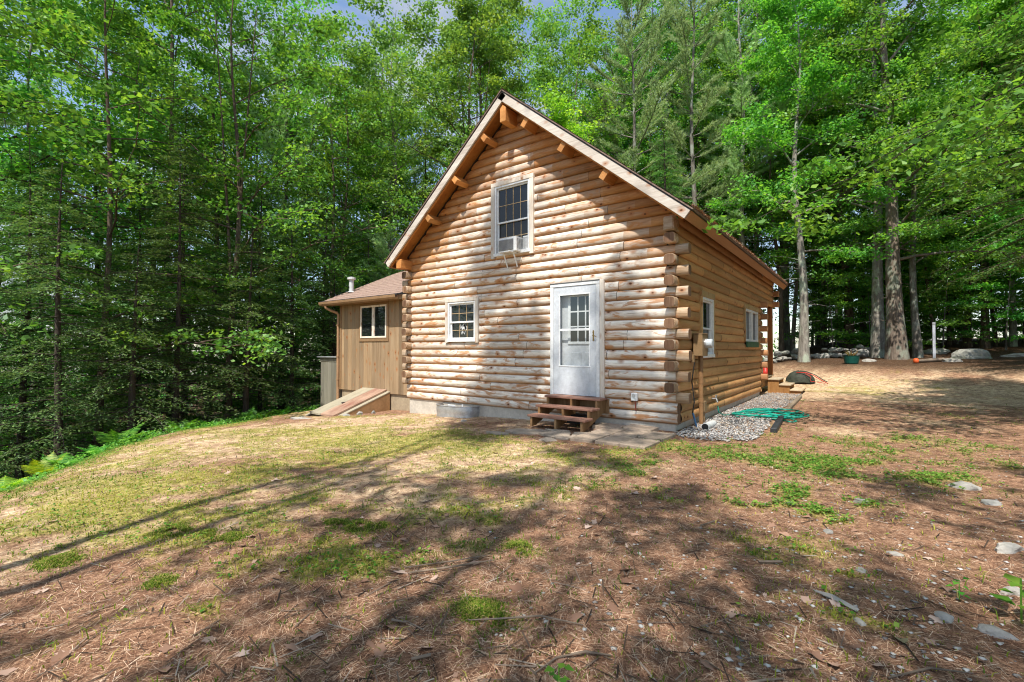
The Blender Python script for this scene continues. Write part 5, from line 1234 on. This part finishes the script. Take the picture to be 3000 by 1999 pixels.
# hemlock and beech whose boughs hang in from the right
hero(HM, dict(seed=61, Ht=13, cb=3.4, R=4.0, r0=.22, step=.13, leaf=.11, droop=.42, power=.42), 'hemlock_tree', 6.9, 5.6, 'hemlock with drooping fine-needled boughs filling the upper right', 'bark_brown', 'needle_hemlock', d=4)
hero(HM, dict(seed=62, Ht=17, cb=4.0, R=4.4, r0=.2, step=.16, leaf=.115, droop=.4, power=.45), 'hemlock_tree', 9.4, 13.4, 'farther hemlock behind the drooping boughs on the right', 'bark_brown', 'needle_hemlock', d=4)
hero(D_, dict(seed=63, Ht=11, cb=3.9, R=4.8, r0=.15, limbs=30, per=54, leaf=.125, el=(2, 30), flat=.28, asp=.52, droop=.4, tw=.45), 'beech_tree', 7.1, 1.5, 'beech with large bright leaves reaching in at the top right corner', 'bark_dark', 'leaf_beech', d=3.5)
# behind the cabin: white pines and broad crowns
hero(P_f, dict(seed=71, Ht=24, cb=8.0, R=3.0, r0=.21, dead=50), 'pine_tree', -2.9, 20.6, 'tall white pine with a bare pale trunk right of the roof', 'bark_lichen', 'needle_pine', d=3)
hero(P_f, dict(seed=72, Ht=22, cb=7.0, R=4.2, r0=.2, dead=16), 'pine_tree', -7.6, 16.6, 'broad feathery white pine rising above the right roof slope', 'bark_grey', 'needle_pine', d=3)
hero(P_f, dict(seed=73, Ht=24, cb=6.4, R=3.4, r0=.2, dead=40), 'pine_tree', -4.9, 18.2, 'white pine with thin trunk and dead twigs between two other pines', 'bark_grey', 'needle_pine', d=3)
hero(P_f, dict(seed=74, Ht=22, cb=8.0, R=3.8, r0=.2, dead=20), 'pine_tree', -10.5, 20.5, 'white pine with soft crown just behind the roof peak', 'bark_grey', 'needle_pine', d=3)
hero(D_, dict(seed=75, Ht=20, cb=4.5, R=4.4, r0=.2, limbs=32, leaf=.16, fork=6.5), 'oak_tree', -13.4, 9.6, 'oak with fanned branches left of the roof peak', 'bark_brown', 'leaf_oak', d=3)
hero(D_, dict(seed=76, Ht=13.5, cb=3.5, R=3.4, r0=.14, limbs=28, leaf=.15), 'oak_tree', -10.2, 12.4, 'yellow-green oak crown peeking over the left roof slope', 'bark_brown', 'leaf_bright', d=3)
hero(P_f, dict(seed=77, Ht=8, cb=1.6, R=2.6, r0=.09, dead=4, wh=.5), 'pine_tree', -14.6, 5.6, 'young white pine with pale green boughs behind the annex roof', 'bark_grey', 'needle_pine', d=2)
# left wood edge
hero(D_, dict(seed=81, Ht=18, cb=3.2, R=4.4, r0=.12, limbs=30, leaf=.15, per=34, fork=4.6, el=(12, 50)), 'maple_tree', -15.1, -1.0, 'maple with forked scaly trunk in the middle of the left wood', 'bark_brown', 'leaf_maple', d=3)
hero(D_, dict(seed=82, Ht=17, cb=2.8, R=4.6, r0=.11, limbs=30, leaf=.155, per=34, el=(5, 45), flat=.35), 'maple_tree', -15.4, -4.4, 'maple with broad layered leaves hanging forward in the left wood', 'bark_brown', 'leaf_maple', d=3)
hero(D_, dict(seed=83, Ht=18, cb=3.5, R=4.2, r0=.15, limbs=28, leaf=.15, per=34), 'maple_tree', -17.0, -6.9, 'maple at the far left edge with a dark double trunk', 'bark_dark', 'leaf_maple', d=2)
hero(P_f, dict(seed=84, Ht=21, cb=9, R=2.8, r0=.2, dead=40), 'pine_tree', -20.3, 3.4, 'tall dark pine trunk left of the annex', 'bark_dark', 'needle_pine', d=2)
for i, (x, y, Ht, R, lab) in enumerate([(-13.4, -3.1, 9, 2.7, 'dark hemlock nearest the lawn in the left wood'), (-13.9, .6, 8, 2.6, 'dark hemlock between the forked maple and the annex'), (-12.9, -5.6, 8, 2.5, 'drooping hemlock behind the yellow ferns'), (-15.4, 2.8, 10, 2.8, 'hemlock in the shade just left of the grey storage box'), (-17.5, -3.0, 11, 2.9, 'tall hemlock behind the first row of the left wood'), (-17.2, 1.0, 12, 2.9, 'hemlock deep in the left wood behind the forked maple'), (-14.4, -7.4, 9, 2.6, 'hemlock at the far left edge behind the big fern'), (-12.6, -4.3, 5.5, 2.2, 'short hemlock at the lawn edge behind the tall green fern'), (-13.1, -1.3, 6.5, 2.4, 'short bushy hemlock at the lawn edge in front of the forked maple'), (-14.0, 2.4, 6, 2.3, 'short hemlock close to the left side of the storage box'), (-15.2, -6.0, 10, 2.8, 'hemlock behind the drooping one near the yellow ferns'), (-16.2, -2.0, 13, 3.0, 'tall hemlock just behind the forked maple'), (-14.9, 4.6, 9, 2.6, 'hemlock in the gap behind the annex roof'), (-18.6, -5.2, 12, 3.0, 'hemlock in the second row at the left')]):
    hero(HM, dict(seed=85 + i, Ht=Ht, cb=1.0, R=R, r0=.10, step=.18, leaf=.095), 'hemlock_tree', x, y, lab, 'bark_dark', 'needle_hemlock', d=1.8)

# the rest of the wood
rr = random.Random(77)
def wood_fill(n, xr, yr, mix, label, group, dmin=2.0, ok=None, smin=.85, smax=1.2):
    c = 0; tries = 0
    while c < n and tries < 4000:
        tries += 1; x = rr.uniform(*xr); y = rr.uniform(*yr)
        if ok and not ok(x, y): continue
        if not free(x, y, dmin): continue
        kind = rr.choices(list(mix), list(mix.values()))[0]; pr = rr.choice(PR[kind])
        placed.append((x, y, dmin)); c += 1
        nm = {'maple': 'maple_tree', 'oak': 'oak_tree', 'slim': 'slim_tree', 'pine': 'pine_tree', 'hemlock': 'hemlock_tree', 'sapling': 'sapling'}[kind]
        lab = {'maple': 'leafy maple', 'oak': 'tall oak', 'slim': 'slim grey-barked tree', 'pine': 'white pine', 'hemlock': 'dark hemlock', 'sapling': 'low leafy sapling'}[kind]
        plant_tree(pr, nm, x, y, rr.uniform(smin, smax), rr.uniform(0, 6.3), lab + ' ' + label, lab + 's ' + group, sz=rr.uniform(.92, 1.1))
inwood = lambda x, y: x < edge_x(y) - 1.6
wood_fill(44, (-34, -12), (-7.2, 15), {'maple': 36, 'hemlock': 24, 'oak': 12, 'slim': 22, 'pine': 6}, 'among the crowded trees of the left wood', 'of the left wood', 2.1, inwood)
wood_fill(16, (-24, -12), (-7.6, 11), {'sapling': 1}, 'in the undergrowth of the left wood', 'of the left wood', 1.4, inwood)
wood_fill(46, (-30, 2), (13.8, 40), {'maple': 30, 'oak': 32, 'pine': 14, 'slim': 20, 'hemlock': 4}, 'in the wood behind the cabin roof', 'behind the cabin', 2.2, lambda x, y: y > (22.5 if x > -9.5 else 13.4 + .10 * abs(x + 6)), .95, 1.25)
wood_fill(16, (-17, 0), (22, 31), {'maple': 3, 'oak': 4}, 'with a full crown behind the cabin ridge', 'close behind the cabin ridge', 2.0, None, 1.05, 1.3)
wood_fill(16, (-22, 1), (15, 30), {'sapling': 3, 'hemlock': 1}, 'low in the wood behind the cabin', 'behind the cabin', 1.6, lambda x, y: x < -2.5)
wood_fill(26, (-2, 19), (25, 48), {'maple': 34, 'slim': 42, 'oak': 18, 'hemlock': 6}, 'in the open wood behind the stone wall', 'behind the stone wall', 2.3)
wood_fill(34, (-1, 16), (22.5, 38), {'sapling': 1}, 'in the undergrowth behind the stone wall', 'behind the stone wall', 1.5)
wood_fill(7, (11, 20), (0, 24), {'maple': 2, 'hemlock': 2, 'slim': 1}, 'beyond the right edge of the yard', 'right of the yard', 3.0)
wood_fill(26, (-4, 24), (36, 56), {'hemlock': 3, 'maple': 2, 'sapling': 2}, 'deep in the wood behind the stone wall', 'deep behind the stone wall', 2.0)
# trees behind the viewpoint: they throw the dappled shade over the yard
CA = {'maple': [with_mats(deciduous(s, Ht=17, cb=4.5, R=3.4, limbs=14, per=12, leaf=.17, spread=.36, r0=.11), 'bark_brown', 'leaf_maple') for s in (21, 22, 23)],
      'slim': [with_mats(deciduous(s, Ht=16, cb=5, R=2.6, r0=.08, limbs=12, per=14, leaf=.16, spread=.40), 'bark_grey', 'leaf_beech') for s in (24, 25)], 'hemlock': PR['hemlock'], 'pine': PR['pine']}
for i, (kind, v, x, y, s) in enumerate([('maple', 0, .8, -13.2, .90), ('maple', 1, 4.4, -12.4, .88), ('maple', 2, 7.8, -12.6, .92), ('maple', 1, 6.4, -8.0, .76), ('maple', 0, 2.5, -11.3, .74),
        ('maple', 1, 11.5, -10, .9), ('pine', 0, 6.0, -20.5, 1.0), ('maple', 2, 14, -4, .9)]):
    nm = {'maple': 'maple_tree', 'slim': 'slim_tree', 'pine': 'pine_tree', 'hemlock': 'hemlock_tree'}[kind]
    plant_tree(CA[kind][v % len(CA[kind])], nm, x, y, s, i * 1.7, 'tree standing on the near side of the yard, out of the picture', 'trees on the near side of the yard')
for sd, x, y, Ht, cb, R, per, lb in ((97, -1.25, -10.4, 22.8, 14.5, 1.0, 15, 'slender tall tree on the near side of the yard, nearest the cabin axis'), (99, -.55, -11.2, 21.5, 16.0, .75, 13, 'slender tree just beside the nearest tall one on the near side'), (98, 1.75, -10.8, 21.0, 14.5, 1.3, 9, 'slender tree standing right of the two tall ones on the near side')):
    plant_tree(with_mats(deciduous(seed=sd, Ht=Ht, cb=cb, R=R, r0=.085, limbs=16, per=per, leaf=.16, spread=.42), 'bark_grey', 'leaf_beech'), 'slim_tree', x, y, 1, 0, lb, 'trees on the near side of the yard')
# far wood closing the view
rg = np.random.default_rng(99); n = 60000
a = np.radians(rg.uniform(-125, 35, n)); r = rg.uniform(42, 66, n); x = CAM[0] + r * np.sin(a); y = CAM[1] + r * np.cos(a)
z = np.where(rg.random(n) < .35, rg.uniform(-1, 5, n), rg.uniform(-3, 20, n)); cl = fbm(x * .16 + z * .2, y * .16 - z * .13, 3); k = (cl + .12 * (a < -.4) > .47)
P = np.column_stack([x, y, height(x, y, False) + z])[k]; n = len(P)
V = leaves(P, np.array([0, -.4, 1.0]) + 0 * P, rg.uniform(.25, .55, n), .6, rg)
o = link_mesh('distant_forest', mesh_np('distant_forest', V, np.arange(len(V)).reshape(-1, 4), rg.random(n)), M['leaf_maple']); tag(o, 'far-off green wood closing the view between the trunks', kind='stuff')

# ferns along the yard edge
def fern(seed, R, nf, wid=.16, curl=.5):
    r_ = random.Random(seed); rng = np.random.default_rng(seed); V = []
    for i in range(nf):
        az = 2 * PI * i / nf + r_.uniform(-.35, .35); ln = R * r_.uniform(.75, 1.15); e = r_.uniform(.75, 1.25); P = [np.zeros(3)]; m = 22; d = np.array([math.cos(az) * math.cos(e), math.sin(az) * math.cos(e), math.sin(e)])
        for k in range(m): d = d + np.array([0, 0, -curl * 2.2 / m]); d = d / np.linalg.norm(d); P.append(P[-1] + d * ln / m)
        P = np.array(P); side = np.array([-math.sin(az), math.cos(az), 0])
        for k in range(3, m):
            t = k / m; w = wid * R * 2.2 * math.sin(PI * min(1, (t + .05) ** .75)) * (1 - .2 * t)
            if t > .93: w *= .4
            f = unit(P[k + 1] - P[k] if k < m else P[k] - P[k - 1])
            for sg in (-1, 1):
                tip = P[k] + side * sg * w + f * w * .35 + np.array([0, 0, -.12 * w]) + rng.normal(0, .006, 3); hw = f * ln / m * .44
                V += [P[k] - hw, P[k] + hw, tip + hw * .25, tip - hw * .25]
        for k in range(m):
            s_ = side * .004; V += [P[k] - s_, P[k] + s_, P[k + 1] + s_, P[k + 1] - s_]
    V = np.array(V); nf_ = len(V) // 4; return mesh_np('fern', V, np.arange(len(V)).reshape(-1, 4), rng.random(nf_))
FP = [fern(1, .62, 9), fern(2, .5, 10), fern(3, .42, 8)]
for me in FP: me.materials.append(M['fern'])
FY = fern(5, .85, 9, .17, .42); FY.materials.append(M['fern_yellow']); FY2 = fern(6, .7, 8, .2, .5); FY2.materials.append(M['fern_yellow'])
def put_fern(me, x, y, s, rz, lab):
    o = bpy.data.objects.new('fern', me); COL.objects.link(o); o.location = (x, y, H(x, y) - .01); o.scale = (s, s, s); o.rotation_euler = (0, 0, rz); tag(o, lab, 'fern', 'ferns along the edge of the wood')
for me, x, y, s, rz, lab in [
    (FY2, -7.75, -6.98, .55, .4, 'large bright yellow-green fern at the far left edge of the picture'), (FY, -8.35, -6.45, .52, 1.6, 'yellow-green fern just right of the large one at the left edge'), (FP[2], -8.5, -6.25, 1.0, .6, 'small low fern at the foot of the yellow-green ferns'),
    (FP[0], -10.55, -5.0, 1.15, 2.0, 'upright tall green fern against the dark wood'), (FP[1], -9.9, -5.5, .8, .9, 'flat spreading fern between the yellow fern and the tall green fern'), (FP[1], -11.35, -3.55, 1.15, .2, 'broad green fern under the dark hemlocks'),
    (FP[2], -11.7, -2.9, 1.0, 1.1, 'small fern just beyond the broad green fern'), (FP[0], -12.0, -1.7, .9, 2.6, 'green fern on the bank left of the cellar doors'), (FP[2], -12.2, -.6, 1.1, 3.0, 'last fern on the bank, nearest the storage box'), (FP[1], -12.3, -1.1, .9, .3, 'low fern among the bank plants near the cellar doors')]: put_fern(me, x, y, s, rz, lab)
# leafy undergrowth on the bank
rg = np.random.default_rng(8); n = 7000; y = rg.uniform(-7.5, 2.5, n); x = edge_x(y) + rg.normal(-.25, .42, n); k = (fbm(x * 1.6, y * 1.6, 3) > .47) & ~((x > -12) & (y > .3)); x = x[k]; y = y[k]; n = len(x)
P = np.column_stack([x, y, height(x, y) + rg.uniform(0, .16, n) * fbm(x * 2, y * 2, 2) * 2]); V = leaves(P, np.array([.2, -.2, 1.0]) + 0 * P, rg.uniform(.03, .075, n), .6, rg, .4)
o = link_mesh('undergrowth', mesh_np('undergrowth', V, np.arange(len(V)).reshape(-1, 4), rg.random(n)), M['fern']); tag(o, 'low leafy undergrowth along the bank of the wood', kind='stuff')
# broad-leaved seedling at the right border
def seedling(name, x, y, s, seed, lab, mt='fern'):
    rg = np.random.default_rng(seed); V = []
    for i in range(9):
        a = i * 2.4; e = rg.uniform(.15, .6); d = np.array([math.cos(a) * math.cos(e), math.sin(a) * math.cos(e), math.sin(e)]); sd = np.array([-math.sin(a), math.cos(a), 0]); b = np.array([0, 0, .05 + .02 * i]) * s; l = .13 * s * rg.uniform(.7, 1.1)
        V += [b + d * .02, b + d * l * .55 - sd * l * .27, b + d * l + [0, 0, -.02], b + d * l * .55 + sd * l * .27]
    V += [np.array(p) * s for p in ((-.004, 0, -.02), (.004, 0, -.02), (.004, 0, .22), (-.004, 0, .22))]
    V = np.array(V); me = mesh_np(name, V, np.arange(len(V)).reshape(-1, 4), rg.random(len(V) // 4)); me.materials.append(M[mt]); o = bpy.data.objects.new(name, me); COL.objects.link(o); o.location = (x, y, H(x, y)); tag(o, lab, 'plant')
seedling('seedling', 3.13, -4.60, 1.0, 1, 'green broad-leaved seedling at the right border of the foreground')
seedling('seedling', 2.93, -4.42, .5, 2, 'small weed with tiny leaves left of the broad-leaved seedling'); seedling('seedling', 1.55, -6.32, .55, 3, 'little green weed at the bottom edge near the middle')
# pine needles and debris lodged on the eave
rg = np.random.default_rng(3); n = 5200; y = rg.uniform(-.3, 10.5, n); d = LEN - np.abs(rg.normal(0, .07, n)); dx, dz = 1 / math.hypot(1, SL), -SL / math.hypot(1, SL)
P = np.column_stack([RX + d * dx, y, RZ + d * dz + .012 + rg.uniform(0, .03, n) * fbm(y * 4, y * 0 + 2, 2) * 2]); V, F = strips(P, rg.uniform(0, 6.3, n), rg.normal(0, .5, n), rg.uniform(.04, .10, n), rg.uniform(.004, .008, n))
deb = stuff('needle_debris', V, F, bpy.data.materials['needles'], label='reddish pine needles lodged along the right eave of the cabin roof')

# ------------------------------------------------------------------ sun, sky, camera
sv = Vector((.24, -1.0, 1.74)).normalized()          # towards the sun
sun = bpy.data.lights.new('sun', 'SUN'); sun.energy = 7.2; sun.angle = math.radians(.55); sun.color = (1, .955, .87)
so = bpy.data.objects.new('sun', sun); COL.objects.link(so); so.rotation_euler = sv.to_track_quat('Z', 'Y').to_euler(); so.location = (0, -10, 30)
wd = bpy.data.worlds.new('World'); S.world = wd; wd.use_nodes = True; nt = wd.node_tree; bg = nt.nodes['Background']
sk = nt.nodes.new('ShaderNodeTexSky'); sk.sky_type = 'NISHITA'; sk.sun_disc = False; sk.sun_elevation = math.asin(sv.z); sk.sun_rotation = math.atan2(sv.x, sv.y); sk.air_density = 1.0; sk.dust_density = .6; sk.ozone_density = .8
NW = NT(nt); cf = NW.ramp(NW.noise(NW.coords('Generated', (1, 1, 2.2)), 2.6, 7, .6, .4), [(.44, 0.0), (.68, .85)])
nt.links.new(NW.mix(cf, sk.outputs[0], (2.9, 3.0, 3.15)), bg.inputs['Color']); bg.inputs['Strength'].default_value = .24
cam = bpy.data.cameras.new('camera'); co = bpy.data.objects.new('camera', cam); COL.objects.link(co); S.camera = co
cam.sensor_fit = 'HORIZONTAL'; cam.sensor_width = 36; cam.lens = 36 * 1363.85 / 3000; cam.clip_start = .05; cam.clip_end = 2000
yaw, pitch, roll = -.6513, .0167, -.0014
fwd = Vector((math.sin(yaw) * math.cos(pitch), math.cos(yaw) * math.cos(pitch), math.sin(pitch)))
co.matrix_world = Matrix.Translation(CAM) @ fwd.to_track_quat('-Z', 'Y').to_matrix().to_4x4() @ Matrix.Rotation(-roll, 4, 'Z')
S.view_settings.view_transform = 'Standard'; S.view_settings.look = 'None'; S.view_settings.exposure = 0; S.view_settings.gamma = 1
S.render.engine = 'CYCLES'; cy = S.cycles
cy.max_bounces = 8; cy.diffuse_bounces = 5; cy.glossy_bounces = 2; cy.transmission_bounces = 4; cy.transparent_max_bounces = 6; cy.use_denoising = True
cy.filter_width = 1.1; cy.sample_clamp_indirect = 6; cy.use_adaptive_sampling = True; cy.adaptive_threshold = .02
cy.caustics_reflective = False; cy.caustics_refractive = False
